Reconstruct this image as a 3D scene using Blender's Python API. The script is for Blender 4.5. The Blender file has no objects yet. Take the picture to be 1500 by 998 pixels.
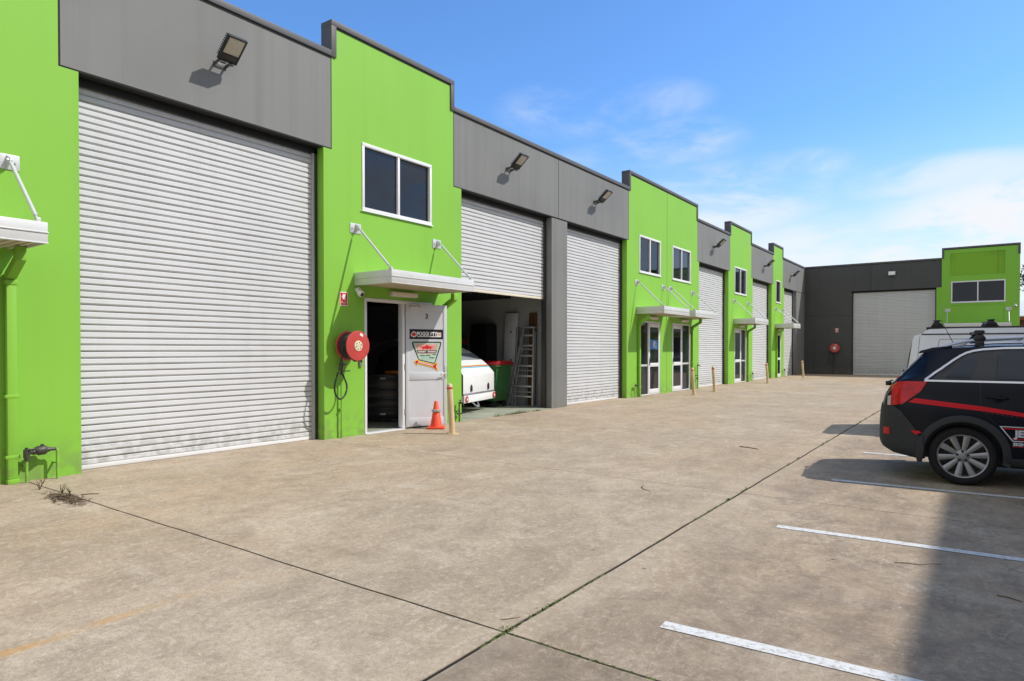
import bpy, bmesh, math, random
from mathutils import Vector, Matrix
from mathutils.bvhtree import BVHTree
R = math.radians
random.seed(7)
scene = bpy.context.scene
COL = scene.collection

# ------------------------------------------------------------------ materials
def nt(m):
    m.use_nodes = True
    t = m.node_tree
    return t, t.nodes, t.links, t.nodes['Principled BSDF']

def mat(name, col, rough=.6, metal=0., var=.08, scale=6., stretch=(1, 1, 1), bump=0., bscale=60., spec=.5, coat=0., coords='Object'):
    m = bpy.data.materials.new(name)
    t, N, L, P = nt(m)
    tc = N.new('ShaderNodeTexCoord'); mp = N.new('ShaderNodeMapping')
    mp.inputs['Scale'].default_value = stretch
    L.new(tc.outputs[coords], mp.inputs[0])
    no = N.new('ShaderNodeTexNoise'); no.inputs['Scale'].default_value = scale; no.inputs['Detail'].default_value = 6
    no.inputs['Roughness'].default_value = .65
    L.new(mp.outputs[0], no.inputs['Vector'])
    rp = N.new('ShaderNodeValToRGB')
    rp.color_ramp.elements[0].position = .3; rp.color_ramp.elements[1].position = .7
    rp.color_ramp.elements[0].color = tuple(max(0, c*(1-var)) for c in col)+(1,)
    rp.color_ramp.elements[1].color = tuple(min(1, c*(1+var)) for c in col)+(1,)
    L.new(no.outputs[0], rp.inputs[0]); L.new(rp.outputs[0], P.inputs['Base Color'])
    P.inputs['Roughness'].default_value = rough; P.inputs['Metallic'].default_value = metal
    P.inputs['Specular IOR Level'].default_value = spec
    P.inputs['Coat Weight'].default_value = coat; P.inputs['Coat Roughness'].default_value = .03
    if bump:
        nb = N.new('ShaderNodeTexNoise'); nb.inputs['Scale'].default_value = bscale; nb.inputs['Detail'].default_value = 4
        L.new(tc.outputs[coords], nb.inputs['Vector'])
        bp = N.new('ShaderNodeBump'); bp.inputs['Strength'].default_value = bump; bp.inputs['Distance'].default_value = .01
        L.new(nb.outputs[0], bp.inputs['Height']); L.new(bp.outputs[0], P.inputs['Normal'])
    return m

def streaked(name, col, dark, amount, rough=.75):
    """painted tilt panel: broad mottling, faint rain streaks from the top, fine roller texture"""
    m = bpy.data.materials.new(name)
    t, N, L, P = nt(m)
    geo = N.new('ShaderNodeNewGeometry')
    def noise(scale, stretch, detail=5):
        mp = N.new('ShaderNodeMapping'); mp.inputs['Scale'].default_value = stretch
        L.new(geo.outputs['Position'], mp.inputs[0])
        n = N.new('ShaderNodeTexNoise'); n.inputs['Scale'].default_value = scale; n.inputs['Detail'].default_value = detail
        L.new(mp.outputs[0], n.inputs['Vector']); return n
    def ramp(src, a, b, ca=0., cb=1.):
        r = N.new('ShaderNodeMapRange'); r.inputs[1].default_value = a; r.inputs[2].default_value = b
        r.inputs[3].default_value = ca; r.inputs[4].default_value = cb; r.clamp = True
        L.new(src, r.inputs[0]); return r.outputs[0]
    s = noise(1.5, (3, 3, .10), 7); b = noise(.55, (1, 1, 1), 6); f = noise(9, (1, 1, 1), 8)
    def mul(a, bb):
        q = N.new('ShaderNodeMath'); q.operation = 'MULTIPLY'; L.new(a, q.inputs[0])
        if isinstance(bb, float): q.inputs[1].default_value = bb
        else: L.new(bb, q.inputs[1])
        return q.outputs[0]
    mx = N.new('ShaderNodeMix'); mx.data_type = 'RGBA'
    mx.inputs[6].default_value = tuple(col)+(1,); mx.inputs[7].default_value = tuple(dark)+(1,)
    st = mul(ramp(s.outputs[0], .50, .78), amount)
    L.new(st, mx.inputs[0])
    mx2 = N.new('ShaderNodeMix'); mx2.data_type = 'RGBA'
    L.new(mx.outputs[2], mx2.inputs[6]); mx2.inputs[7].default_value = tuple(c*.8 for c in dark)+(1,)
    L.new(mul(ramp(b.outputs[0], .45, .8), amount*.6), mx2.inputs[0])
    # grubby splash band near the ground
    sp = N.new('ShaderNodeSeparateXYZ'); L.new(geo.outputs['Position'], sp.inputs[0])
    gr = mul(ramp(sp.outputs[2], .55, .0), ramp(f.outputs[0], .40, .62))
    mx3 = N.new('ShaderNodeMix'); mx3.data_type = 'RGBA'
    L.new(mx2.outputs[2], mx3.inputs[6]); mx3.inputs[7].default_value = (.16, .14, .10, 1)
    L.new(mul(gr, .5), mx3.inputs[0])
    L.new(mx3.outputs[2], P.inputs['Base Color'])
    P.inputs['Roughness'].default_value = rough; P.inputs['Specular IOR Level'].default_value = .35
    nb = noise(70, (1, 1, 1), 3)
    bp = N.new('ShaderNodeBump'); bp.inputs['Strength'].default_value = .12; bp.inputs['Distance'].default_value = .006
    L.new(nb.outputs[0], bp.inputs['Height']); L.new(bp.outputs[0], P.inputs['Normal'])
    return m

def concrete(name):
    m = bpy.data.materials.new(name)
    t, N, L, P = nt(m)
    geo = N.new('ShaderNodeNewGeometry')
    def noise(scale, stretch=(1, 1, 1), detail=6, rough=.6, dist=0., loc=(0, 0, 0)):
        mp = N.new('ShaderNodeMapping'); mp.inputs['Scale'].default_value = stretch; mp.inputs['Location'].default_value = loc
        L.new(geo.outputs['Position'], mp.inputs[0])
        n = N.new('ShaderNodeTexNoise'); n.inputs['Scale'].default_value = scale; n.inputs['Detail'].default_value = detail
        n.inputs['Roughness'].default_value = rough; n.inputs['Distortion'].default_value = dist
        L.new(mp.outputs[0], n.inputs['Vector']); return n.outputs[0]
    def rng(src, a, b, ca=0., cb=1.):
        r = N.new('ShaderNodeMapRange'); r.inputs[1].default_value = a; r.inputs[2].default_value = b
        r.inputs[3].default_value = ca; r.inputs[4].default_value = cb; r.clamp = True
        L.new(src, r.inputs[0]); return r.outputs[0]
    def op(o, a, b):
        q = N.new('ShaderNodeMath'); q.operation = o
        for i, v in ((0, a), (1, b)):
            if isinstance(v, (int, float)): q.inputs[i].default_value = v
            else: L.new(v, q.inputs[i])
        return q.outputs[0]
    def mix(fac, a, b):
        x = N.new('ShaderNodeMix'); x.data_type = 'RGBA'
        if isinstance(fac, float): x.inputs[0].default_value = fac
        else: L.new(fac, x.inputs[0])
        for i, v in ((6, a), (7, b)):
            if isinstance(v, tuple): x.inputs[i].default_value = v+(1,)
            else: L.new(v, x.inputs[i])
        return x.outputs[2]
    sx = N.new('ShaderNodeSeparateXYZ'); L.new(geo.outputs['Position'], sx.inputs[0])
    X, Y = sx.outputs[0], sx.outputs[1]
    big = noise(.45, (1, 1, 1), 8, .65, .6)
    base = mix(rng(big, .38, .62), CONC[0], CONC[1])
    warm = noise(.28, (1, .5, 1), 6, .6, .4, (7, 3, 0))
    base = mix(op('MULTIPLY', rng(warm, .42, .62), .7), base, CONC[2])
    # trowel-smeared grey blotches, heavier in the parking bays
    bl = noise(1.9, (1, .62, 1), 10, .72, .9, (3, 9, 0))
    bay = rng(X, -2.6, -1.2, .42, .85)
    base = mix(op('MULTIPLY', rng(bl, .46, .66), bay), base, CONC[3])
    # pale laitance patches
    pl = noise(1.1, (.8, 1.3, 1), 9, .7, 1.2, (1, 5, 2))
    base = mix(op('MULTIPLY', rng(pl, .53, .7), .55), base, CONC[4])
    # scratchy light smears and mid-size mottling
    md = noise(4.2, (1, .8, 1), 9, .78, 1.0, (5, 1, 3))
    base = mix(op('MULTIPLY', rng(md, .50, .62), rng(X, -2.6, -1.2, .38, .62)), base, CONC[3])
    sm = noise(6, (1, .4, 1), 9, .8, 1.8)
    base = mix(op('MULTIPLY', rng(sm, .53, .66), .55), base, CONC[4])
    fn = noise(30, (1, 1, 1), 7, .85)
    base = mix(op('MULTIPLY', rng(fn, .47, .62), .45), base, CONC[3])
    fl = noise(22, (1, 1, 1), 7, .85, .5, (4, 4, 1))
    base = mix(op('MULTIPLY', rng(fl, .51, .63), .6), base, CONC[4])
    gr = noise(110, (1, 1, 1), 4, .8)
    base = mix(op('MULTIPLY', rng(gr, .5, .64), .5), base, CONC[5])
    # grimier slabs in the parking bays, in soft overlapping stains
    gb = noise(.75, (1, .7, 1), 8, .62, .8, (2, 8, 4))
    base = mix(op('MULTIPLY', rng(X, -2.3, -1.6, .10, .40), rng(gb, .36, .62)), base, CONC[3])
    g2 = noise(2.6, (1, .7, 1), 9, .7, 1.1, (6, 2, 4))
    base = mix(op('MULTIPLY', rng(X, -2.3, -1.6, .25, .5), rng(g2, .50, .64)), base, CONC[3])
    # clean trowelled margins beside the long joint
    jm = op('ABSOLUTE', op('ADD', X, 2.18), 0.)
    base = mix(op('MULTIPLY', rng(jm, .24, .19), .16), base, CONC[1])
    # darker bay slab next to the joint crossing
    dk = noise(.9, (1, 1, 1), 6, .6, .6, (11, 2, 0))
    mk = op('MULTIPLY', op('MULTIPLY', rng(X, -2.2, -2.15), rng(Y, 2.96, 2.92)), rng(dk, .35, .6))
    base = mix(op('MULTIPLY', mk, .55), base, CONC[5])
    # faded orange paint line
    wob = noise(1.6, (1, 1, 1), 5, .6)
    dist = op('ABSOLUTE', op('ADD', op('SUBTRACT', X, -4.17), op('MULTIPLY', op('SUBTRACT', wob, .5), .12)), 0.)
    ln = op('MULTIPLY', rng(dist, .07, .015), op('MULTIPLY', rng(Y, 2.75, 1.6), rng(noise(9, (1, .4, 1), 6, .75), .38, .62)))
    base = mix(op('MULTIPLY', ln, .75), base, (.50, .26, .06))
    # oil drips / tiny pits
    vo = N.new('ShaderNodeTexVoronoi'); vo.inputs['Scale'].default_value = 1.7; vo.inputs['Randomness'].default_value = 1.
    L.new(geo.outputs['Position'], vo.inputs['Vector'])
    base = mix(op('MULTIPLY', rng(vo.outputs['Distance'], .035, .015), .8), base, (.05, .045, .04))
    L.new(base, P.inputs['Base Color'])
    L.new(rng(bl, .4, .7, .9, .72), P.inputs['Roughness'])
    P.inputs['Specular IOR Level'].default_value = .3
    h = op('ADD', op('MULTIPLY', fn, .6), op('ADD', op('MULTIPLY', gr, .4), op('MULTIPLY', bl, .8)))
    bp = N.new('ShaderNodeBump'); bp.inputs['Strength'].default_value = .35; bp.inputs['Distance'].default_value = .008
    L.new(h, bp.inputs['Height']); L.new(bp.outputs[0], P.inputs['Normal'])
    return m
CONC = [(.385, .305, .215), (.50, .405, .30), (.46, .325, .195), (.205, .155, .110), (.64, .545, .43), (.095, .075, .056)]

def roller_mat(name, col):
    m = streaked(name, col, tuple(c*.80 for c in col), .35, .5)
    return m

M = {}
M['green'] = streaked('lime_paint', (.222, .490, .048), (.19, .44, .040), .4, .62)
M['grey'] = streaked('mid_grey_paint', (.196, .196, .186), (.150, .150, .144), .7, .65)
M['char'] = streaked('charcoal_paint', (.068, .067, .066), (.050, .050, .050), .7, .6)
M['cap'] = mat('charcoal_flashing', (.085, .084, .085), .6, 0, .06, 3)
M['joint'] = mat('black_sealant_and_shade', (.012, .012, .012), .8, 0, .1)  # sealant joints, also painted shade under copings and above the curtains
M['roller'] = roller_mat('roller_steel', (.60, .605, .61))
M['guide'] = mat('dark_guide_steel', (.045, .045, .047), .5, .3, .1)
M['frame'] = mat('white_aluminium', (.74, .74, .745), .35, 0, .03, 4)
M['silver'] = mat('silver_powdercoat', (.58, .585, .59), .35, .15, .04, 4)
M['awn'] = mat('awning_silver', (.62, .62, .60), .4, .1, .06, 3)
M['soffit'] = mat('cream_soffit', (.62, .55, .42), .6, 0, .08, 4)
M['leaf'] = mat('pale_grey_door', (.58, .60, .625), .4, 0, .03, 3)
M['glass'] = mat('dark_window_glass', (.012, .015, .022), .04, 0, .3, 1.2, spec=.38)
M['blind'] = mat('blind_slats', (.62, .64, .66), .5, 0, .05)
M['black'] = mat('black_plastic', (.014, .014, .015), .45, 0, .2)
M['rubber'] = mat('black_hose_rubber', (.018, .018, .018), .55, 0, .2, 20)
M['red'] = mat('red_enamel', (.50, .060, .052), .38, 0, .12, 9)
M['redpaint'] = mat('red_sign_paint', (.62, .02, .025), .4, 0, .05)
M['white'] = mat('white_enamel', (.80, .80, .79), .35, 0, .03, 5)
M['cream'] = mat('cream_diffuser', (.72, .66, .52), .5, 0, .05)
M['lens'] = mat('floodlight_lens', (.50, .46, .38), .3, 0, .08, 14)
M['bollard'] = mat('cream_bollard_paint', (.62, .46, .27), .5, 0, .16, 9, (1, 1, .3), .1, 40)
M['cone'] = mat('orange_cone_pvc', (.85, .075, .020), .5, 0, .08, 8)
M['steel'] = mat('galvanised_steel', (.42, .43, .44), .38, .7, .15, 12)
M['brass'] = mat('weathered_brass', (.075, .070, .062), .5, .5, .3, 25, bump=.2)
M['concrete'] = concrete('yard_concrete')
M['soil'] = mat('joint_soil', (.012, .010, .008), .95, 0, .35, 12, bump=.5)
M['earth'] = mat('surrounding_ground', (.17, .16, .10), .95, 0, .35, .25)
M['line'] = None

# worn white road paint
def road_paint():
    m = mat('worn_white_road_paint', (.64, .64, .62), .7, 0, .06, 10)
    t, N, L, P = nt(m)
    geo = N.new('ShaderNodeNewGeometry')
    n = N.new('ShaderNodeTexNoise'); n.inputs['Scale'].default_value = 26; n.inputs['Detail'].default_value = 8; n.inputs['Roughness'].default_value = .75
    L.new(geo.outputs['Position'], n.inputs['Vector'])
    r = N.new('ShaderNodeMapRange'); r.inputs[1].default_value = .50; r.inputs[2].default_value = .63; r.clamp = True
    L.new(n.outputs[0], r.inputs[0])
    x = N.new('ShaderNodeMix'); x.data_type = 'RGBA'
    src = P.inputs['Base Color'].links[0].from_socket
    L.new(src, x.inputs[6]); x.inputs[7].default_value = (.36, .32, .27, 1)
    L.new(r.outputs[0], x.inputs[0]); L.new(x.outputs[2], P.inputs['Base Color'])
    return m
M['line'] = road_paint()

# ------------------------------------------------------------------ mesh helpers
class MB:
    def __init__(s, f=None):
        s.bm = bmesh.new(); s.f = f or (lambda x, y, z: (x, y, z))
    def v(s, x, y, z): return s.bm.verts.new(s.f(x, y, z))
    def box(s, x0, x1, y0, y1, z0, z1, bev=0., rot=None, seg=2):
        b = bmesh.new()
        vs = [b.verts.new((x, y, z)) for x in (x0, x1) for y in (y0, y1) for z in (z0, z1)]
        for q in ((0, 1, 3, 2), (4, 6, 7, 5), (0, 4, 5, 1), (2, 3, 7, 6), (0, 2, 6, 4), (1, 5, 7, 3)):
            b.faces.new([vs[i] for i in q])
        if bev:
            bmesh.ops.bevel(b, geom=b.edges[:], offset=bev, segments=seg, affect='EDGES', profile=.5)
        if rot is not None: bmesh.ops.transform(b, matrix=rot, verts=b.verts[:])
        s.join(b); return s
    def join(s, b, smooth=False):
        mp = {}
        for v in b.verts: mp[v] = s.v(*v.co)
        for f in b.faces:
            try:
                g = s.bm.faces.new([mp[v] for v in f.verts]); g.smooth = f.smooth or smooth
            except ValueError: pass
        b.free()
    def face(s, pts):
        return s.bm.faces.new([s.v(*p) for p in pts])
    def prism(s, poly, a, b, ax='y', bev=0.):
        """poly of 2-tuples extruded along axis ax from a to b"""
        t = bmesh.new()
        def pt(p, c):
            return {'x': (c, p[0], p[1]), 'y': (p[0], c, p[1]), 'z': (p[0], p[1], c)}[ax]
        A = [t.verts.new(pt(p, a)) for p in poly]; B = [t.verts.new(pt(p, b)) for p in poly]
        n = len(poly)
        t.faces.new(A); t.faces.new(B[::-1])
        for i in range(n): t.faces.new([A[i], B[i], B[(i+1) % n], A[(i+1) % n]])
        if bev: bmesh.ops.bevel(t, geom=t.edges[:], offset=bev, segments=2, affect='EDGES', profile=.5)
        s.join(t); return s
    def tube(s, pts, r, n=10, cap=True):
        pts = [Vector(p) for p in pts]
        rings = []
        up = Vector((0, 0, 1))
        for i, p in enumerate(pts):
            d = (pts[min(i+1, len(pts)-1)]-pts[max(i-1, 0)]).normalized()
            ref = up if abs(d.dot(up)) < .95 else Vector((1, 0, 0))
            a = d.cross(ref).normalized(); b = d.cross(a).normalized()
            rr = r[i] if isinstance(r, (list, tuple)) else r
            rings.append([s.v(*(p+a*math.cos(2*math.pi*k/n)*rr+b*math.sin(2*math.pi*k/n)*rr)) for k in range(n)])
        for A, B in zip(rings, rings[1:]):
            for k in range(n):
                f = s.bm.faces.new([A[k], A[(k+1) % n], B[(k+1) % n], B[k]]); f.smooth = True
        if cap:
            s.bm.faces.new(rings[0][::-1]); s.bm.faces.new(rings[-1])
        return s
    def lathe(s, prof, n=32, o=(0, 0, 0), ax='z', smooth=True, close=True):
        """prof list of (radius, height)"""
        o = Vector(o); rings = []
        for r, h in prof:
            ring = []
            for k in range(n):
                c, q = math.cos(2*math.pi*k/n)*r, math.sin(2*math.pi*k/n)*r
                p = {'z': (c, q, h), 'x': (h, c, q), 'y': (c, h, q)}[ax]
                ring.append(s.v(*(o+Vector(p))))
            rings.append(ring)
        for A, B in zip(rings, rings[1:]):
            for k in range(n):
                f = s.bm.faces.new([A[k], A[(k+1) % n], B[(k+1) % n], B[k]]); f.smooth = smooth
        if close:
            s.bm.faces.new(rings[0][::-1]); s.bm.faces.new(rings[-1])
        return s

ROOTM = {}
def obj(name, mb, m, parent=None, world=False, sharp=True, recalc=True):
    bm = mb.bm if isinstance(mb, MB) else mb
    if recalc: bmesh.ops.recalc_face_normals(bm, faces=bm.faces[:])
    if world and parent is not None:
        p = parent
        while p.parent is not None: p = p.parent
        bmesh.ops.transform(bm, matrix=ROOTM[p.name].inverted(), verts=bm.verts[:])
        if recalc: pass
    me = bpy.data.meshes.new(name)
    bm.to_mesh(me); bm.free()
    o = bpy.data.objects.new(name, me)
    for q in (m if isinstance(m, (list, tuple)) else [m]): me.materials.append(q)
    if sharp: me.set_sharp_from_angle(angle=R(38))
    if parent is not None: o.parent = parent
    COL.objects.link(o)
    return o
def thing(name, label, cat, loc=(0, 0, 0), rotz=0., group=None, rot=None):
    o = bpy.data.objects.new(name, None); COL.objects.link(o)
    o.location = loc; o.rotation_euler = rot if rot else (0, 0, rotz)
    o.empty_display_size = .2
    o['label'] = label; o['category'] = cat
    if group: o['group'] = group
    ROOTM[o.name] = Matrix.LocRotScale(Vector(loc), o.rotation_euler.to_quaternion(), Vector((1, 1, 1)))
    return o
def tag(o, label, cat, group=None):
    o['label'] = label; o['category'] = cat
    if group: o['group'] = group
    return o
def structure(o): o['kind'] = 'structure'; return o
def kids(o): return [c for c in bpy.data.objects if c.parent == o]
def dup(root, loc, rot, label):
    r = root.copy(); COL.objects.link(r); r.location = loc; r.rotation_euler = rot; r['label'] = label
    for ch in kids(root):
        c = ch.copy(); COL.objects.link(c); c.parent = r
        for g in kids(ch):
            d = g.copy(); COL.objects.link(d); d.parent = c
    return r
def text_bm(body, size, bold=0.):
    cu = bpy.data.curves.new('lettering', 'FONT'); cu.body = body; cu.size = size
    cu.align_x = 'CENTER'; cu.align_y = 'CENTER'; cu.offset = bold; cu.resolution_u = 3
    ob = bpy.data.objects.new('lettering', cu); COL.objects.link(ob)
    bpy.context.view_layer.update()
    me = bpy.data.meshes.new_from_object(ob.evaluated_get(bpy.context.evaluated_depsgraph_get()))
    bpy.data.objects.remove(ob); bpy.data.curves.remove(cu)
    b = bmesh.new(); b.from_mesh(me); bpy.data.meshes.remove(me)
    return b
# ------------------------------------------------------------------ setting: ground and yard
XF, YE, XR = -9.39, 45.2, 5.02          # faces of the green row, the end unit and the row opposite
g = MB(); g.face([(-900, -900, -.07), (900, -900, -.07), (900, 900, -.07), (-900, 900, -.07)])
structure(obj('ground', g, M['earth']))
g = MB(); g.face([(-9.7, -14, -.006), (5.3, -14, -.006), (5.3, 45.5, -.006), (-9.7, 45.5, -.006)])
structure(obj('slab_base', g, M['soil']))
yd = MB()
xs = [XF-.30, -6.92, -2.18, 1.9, XR+.27]
ys = [-14, -10.2, -5.85, -1.45, 2.95, 7.35, 11.75, 16.15, 20.55, 24.95, 29.35, 33.75, 38.15, 42.5, YE+.28]
def gapx(i): return 0 if i in (0, len(xs)-1) else (.014 if i == 2 else .004)
def gapy(j): return 0 if j in (0, len(ys)-1) else (.009 if j == 4 else .0055)
def wob(p, k): return .006*math.sin(p*2.3+k*5)+.004*math.sin(p*7.1+k)
for i in range(len(xs)-1):
    for j in range(len(ys)-1):
        x0, x1 = xs[i]+gapx(i), xs[i+1]-gapx(i+1); y0, y1 = ys[j]+gapy(j), ys[j+1]-gapy(j+1)
        n = 24; top = []
        for k in range(n): t = k/n; top.append((x0+(x1-x0)*t, y0+(wob(x0+(x1-x0)*t, j)*.6 if j else 0)))
        for k in range(n): t = k/n; top.append((x1+(wob(y0+(y1-y0)*t, i+1)*.5 if i+1 in (1, 2, 3) else 0), y0+(y1-y0)*t))
        for k in range(n): t = k/n; top.append((x1-(x1-x0)*t, y1+(wob(x1-(x1-x0)*t, j+1)*.6 if j+1 < len(ys)-1 else 0)))
        for k in range(n): t = k/n; top.append((x0+(wob(y1-(y1-y0)*t, i)*.5 if i in (1, 2, 3) else 0), y1-(y1-y0)*t))
        A = [yd.v(x, y, 0) for x, y in top]; B = [yd.v(x, y, -.04) for x, y in top]
        yd.bm.faces.new(A)
        for k in range(len(top)): yd.bm.faces.new([A[k], B[k], B[(k+1) % len(top)], A[(k+1) % len(top)]])
structure(obj('yard', yd, M['concrete'], recalc=True))
ap = MB(); ap.face([(1.6, YE+.29, -.004), (5.3, YE+.29, -.004), (5.3, 90, -.004), (1.6, 90, -.004)])
structure(obj('rear_driveway', ap, M['concrete']))
# painted bay lines, square to the bays but a touch skewed to the units
for k in range(-1, 8):
    y0 = 3.57+2.59*k
    pl = MB(); a = R(3.3); dx, dy = math.cos(a), math.sin(a)
    def q(s, t): return (-1.5+dx*s-dy*t, y0+dy*s+dx*t, .004)
    pl.face([q(0, -.05), q(5.0, -.05), q(5.0, .05), q(0, .05)])
    structure(obj('parking_line', pl, M['line']))

# ------------------------------------------------------------------ wall toolkit: (a along the wall, n into the wall, z up)
WL = lambda a, n, z: (XF-n, a, z)
WE = lambda a, n, z: (a, YE+n, z)
WR = lambda a, n, z: (XR+n, a, z)
def wall_panel(mb, a0, a1, z0, z1, holes=(), n0=0., n1=.17):
    A = sorted({a0, a1, *[h[0] for h in holes], *[h[1] for h in holes]})
    Z = sorted({z0, z1, *[h[2] for h in holes], *[h[3] for h in holes]})
    A = [a for a in A if a0 <= a <= a1]; Z = [z for z in Z if z0 <= z <= z1]
    na, nz = len(A)-1, len(Z)-1
    def solid(i, j):
        if not (0 <= i < na and 0 <= j < nz): return False
        ca, cz = (A[i]+A[i+1])/2, (Z[j]+Z[j+1])/2
        return not any(h[0] < ca < h[1] and h[2] < cz < h[3] for h in holes)
    vc = {}
    def V(i, j, s):
        if (i, j, s) not in vc: vc[(i, j, s)] = mb.v(A[i], n1 if s else n0, Z[j])
        return vc[(i, j, s)]
    for i in range(na):
        for j in range(nz):
            if not solid(i, j): continue
            for s in (0, 1): mb.bm.faces.new([V(i, j, s), V(i+1, j, s), V(i+1, j+1, s), V(i, j+1, s)])
            for (di, dj, p, q) in ((-1, 0, (i, j), (i, j+1)), (1, 0, (i+1, j), (i+1, j+1)), (0, -1, (i, j), (i+1, j)), (0, 1, (i, j+1), (i+1, j+1))):
                if not solid(i+di, j+dj):
                    mb.bm.faces.new([V(*p, 0), V(*q, 0), V(*q, 1), V(*p, 1)])
def roller(W, P, a0, a1, z0, z1, label=None, gl=True):
    """steel roller curtain in side guides behind the wall"""
    mb = MB(W); pitch = .089; n0 = .265
    prof = [(-.032, .0), (-.034, .004), (-.033, .028), (-.0300, .031), (-.0315, .035), (-.030, .056), (-.022, .063), (0, .066)]
    pts = []
    z = z0+.07
    while z < z1:
        for d, h in prof: pts.append((n0+d, z+h))
        z += pitch
    pts.append((n0, z))
    c = [a0-.03+(a1-a0+.06)*k/6 for k in range(7)]
    rows = []
    for i, (n, zz) in enumerate(pts):
        s = i//8
        rows.append([mb.v(a, n+.0035*math.sin(s*1.7+k*2.1)+.002*math.sin(s*.61+k), zz+.0015*math.sin(s*2.9+k*1.3)) for k, a in enumerate(c)])
    for A, B in zip(rows, rows[1:]):
        for k in range(6): mb.bm.faces.new([A[k], A[k+1], B[k+1], B[k]])
    cur = obj('roller_door', mb, M['roller'], P, world=True, sharp=False)
    if label: cur['label'] = label
    lt = MB(W); lt.box(a0, a1, .172, .225, z1-.10, z1+.2); obj('head_gap_shade', lt, M['joint'], cur, world=True)  # black box painting the dark gap above the curtain
    b = MB(W); b.box(a0+.012, a1-.012, n0-.03, n0+.02, z0+.004, z0+.068, .006)
    obj('bottom_rail', b, M['frame'] if z0 < .5 else M['cream'], cur, world=True)
    for x0, x1 in ((a0+.002, a0+.062), (a1-.062, a1-.002)):
        g = MB(W); g.box(x0, x1, .172, .226, .0, z1-.02); g.box(x0+.01, x1-.01, .23, .30, .0, z1-.02)
        obj('door_guide', g, M['guide'], cur, world=True)
    hb = MB(W); hb.box(a0-.05, a1+.05, .30, .55, z1-.02, z1+.55); obj('roller_drum_box', hb, M['guide'], cur, world=True)
    if z0 < .5:
        bk = MB(W); bk.box(a0, a1, .33, .36, .0, z1); obj('door_backing', bk, M['guide'], cur, world=True)
    return cur
def window(W, P, a0, a1, z0, z1, panes=2, blinds=False, label=None):
    mb = MB(W); f = .062
    mb.box(a0, a1, -.018, .07, z0, z0+f, .004); mb.box(a0, a1, -.018, .07, z1-f, z1, .004)
    mb.box(a0, a0+f*.9, -.016, .07, z0+f, z1-f, .003); mb.box(a1-f*.9, a1, -.016, .07, z0+f, z1-f, .003)
    w = (a1-a0)/panes
    for k in range(1, panes): mb.box(a0+w*k-.028, a0+w*k+.028, -.010, .07, z0+f, z1-f, .003)
    mb.box(a0-.03, a1+.03, -.035, -.019, z0-.018, z0+.004, .003)
    fr = obj('window', mb, M['frame'], P, world=True)
    if label: fr['label'] = label
    for k in range(panes):
        g = MB(W); g.box(a0+w*k+.03, a0+w*(k+1)-.03, .035+.012*k, .043+.012*k, z0+f-.005, z1-f+.005)
        obj('pane', g, M['glass'] if not blinds else M['clear'], fr, world=True)
    if blinds:
        b = MB(W); z = z0+f
        while z < z1-f:
            b.box(a0+.06, a1-.06, .062, .066, z, z+.062, rot=None); z += .098
        obj('blind', b, M['blind'], fr, world=True)
    bk = MB(W); bk.box(a0+.01, a1-.01, .12, .16, z0+.01, z1-.01); obj('dark_room', bk, M['black'], fr, world=True)
    return fr
def glazed_door(W, P, a0, a1, z1, door=(0, 1), side=None, handle='L', sticker=False):
    """aluminium framed glass entry: frame, leaf, optional sidelight"""
    mb = MB(W); f = .05; z0 = .012
    mb.box(a0, a0+f, .005, .105, z0, z1, .004); mb.box(a1-f, a1, .005, .105, z0, z1, .004)
    mb.box(a0+f, a1-f, .005, .105, z1-f, z1, .004); mb.box(a0+f, a1-f, .005, .105, z0, z0+.03, .003)
    if side:
        m = side[1] if side[0] <= a0+.1 else side[0]
        mb.box(m-.028, m+.028, .007, .1, z0+.03, z1-f, .003)
    fr = obj('entry_door', mb, M['frame'], P, world=True)
    d0, d1 = door[0]+f*.6, door[1]-f*.6; zt = z1-f-.01; zb = z0+.04; s = .085; zm = .98
    l = MB(W)
    l.box(d0, d0+s, .012, .055, zb, zt, .004); l.box(d1-s, d1, .012, .055, zb, zt, .004)
    l.box(d0+s, d1-s, .012, .055, zt-.14, zt, .004); l.box(d0+s, d1-s, .012, .055, zb, zb+.15, .004); l.box(d0+s, d1-s, .012, .055, zm, zm+.13, .004)
    obj('door_leaf', l, M['frame'], fr, world=True)
    g = MB(W); g.box(d0+s-.005, d1-s+.005, .03, .036, zb+.14, zm+.01); g.box(d0+s-.005, d1-s+.005, .03, .036, zm+.12, zt-.13)
    obj('glass_pane', g, M['glass'], fr, world=True)
    hx = d0+s/2 if handle == 'L' else d1-s/2; hd = 1 if handle == 'L' else -1
    h = MB(W); h.box(hx-.022, hx+.022, -.002, .0115, 1.03, 1.25, .003); h.tube([(hx, .0, 1.14), (hx, -.045, 1.14), (hx+hd*.11, -.05, 1.14)], .009, 8)
    h.tube([(hx, -.001, 1.30), (hx, -.025, 1.30)], .018, 10)
    obj('door_handle', h, M['black'], fr, world=True)
    if side:
        g = MB(W); a, b = side
        g.box(a+.03 if a > a0+.1 else a0+f-.005, b-.03 if b < a1-.1 else a1-f+.005, .05, .056, z0+.025, z1-f+.005)
        sd = obj('sidelight_pane', g, M['glass'], fr, world=True)
        r = MB(W); r.box(a+.029 if a > a0+.1 else a0+f+.001, b-.029 if b < a1-.1 else a1-f-.001, .040, .068, zm+.02, zm+.09, .003); obj('sidelight_rail', r, M['silver'], fr, world=True)
    bk = MB(W); bk.box(a0+.01, a1-.01, .135, .16, z0, z1-.01); obj('dark_room', bk, M['black'], fr, world=True)
    return fr
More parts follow.
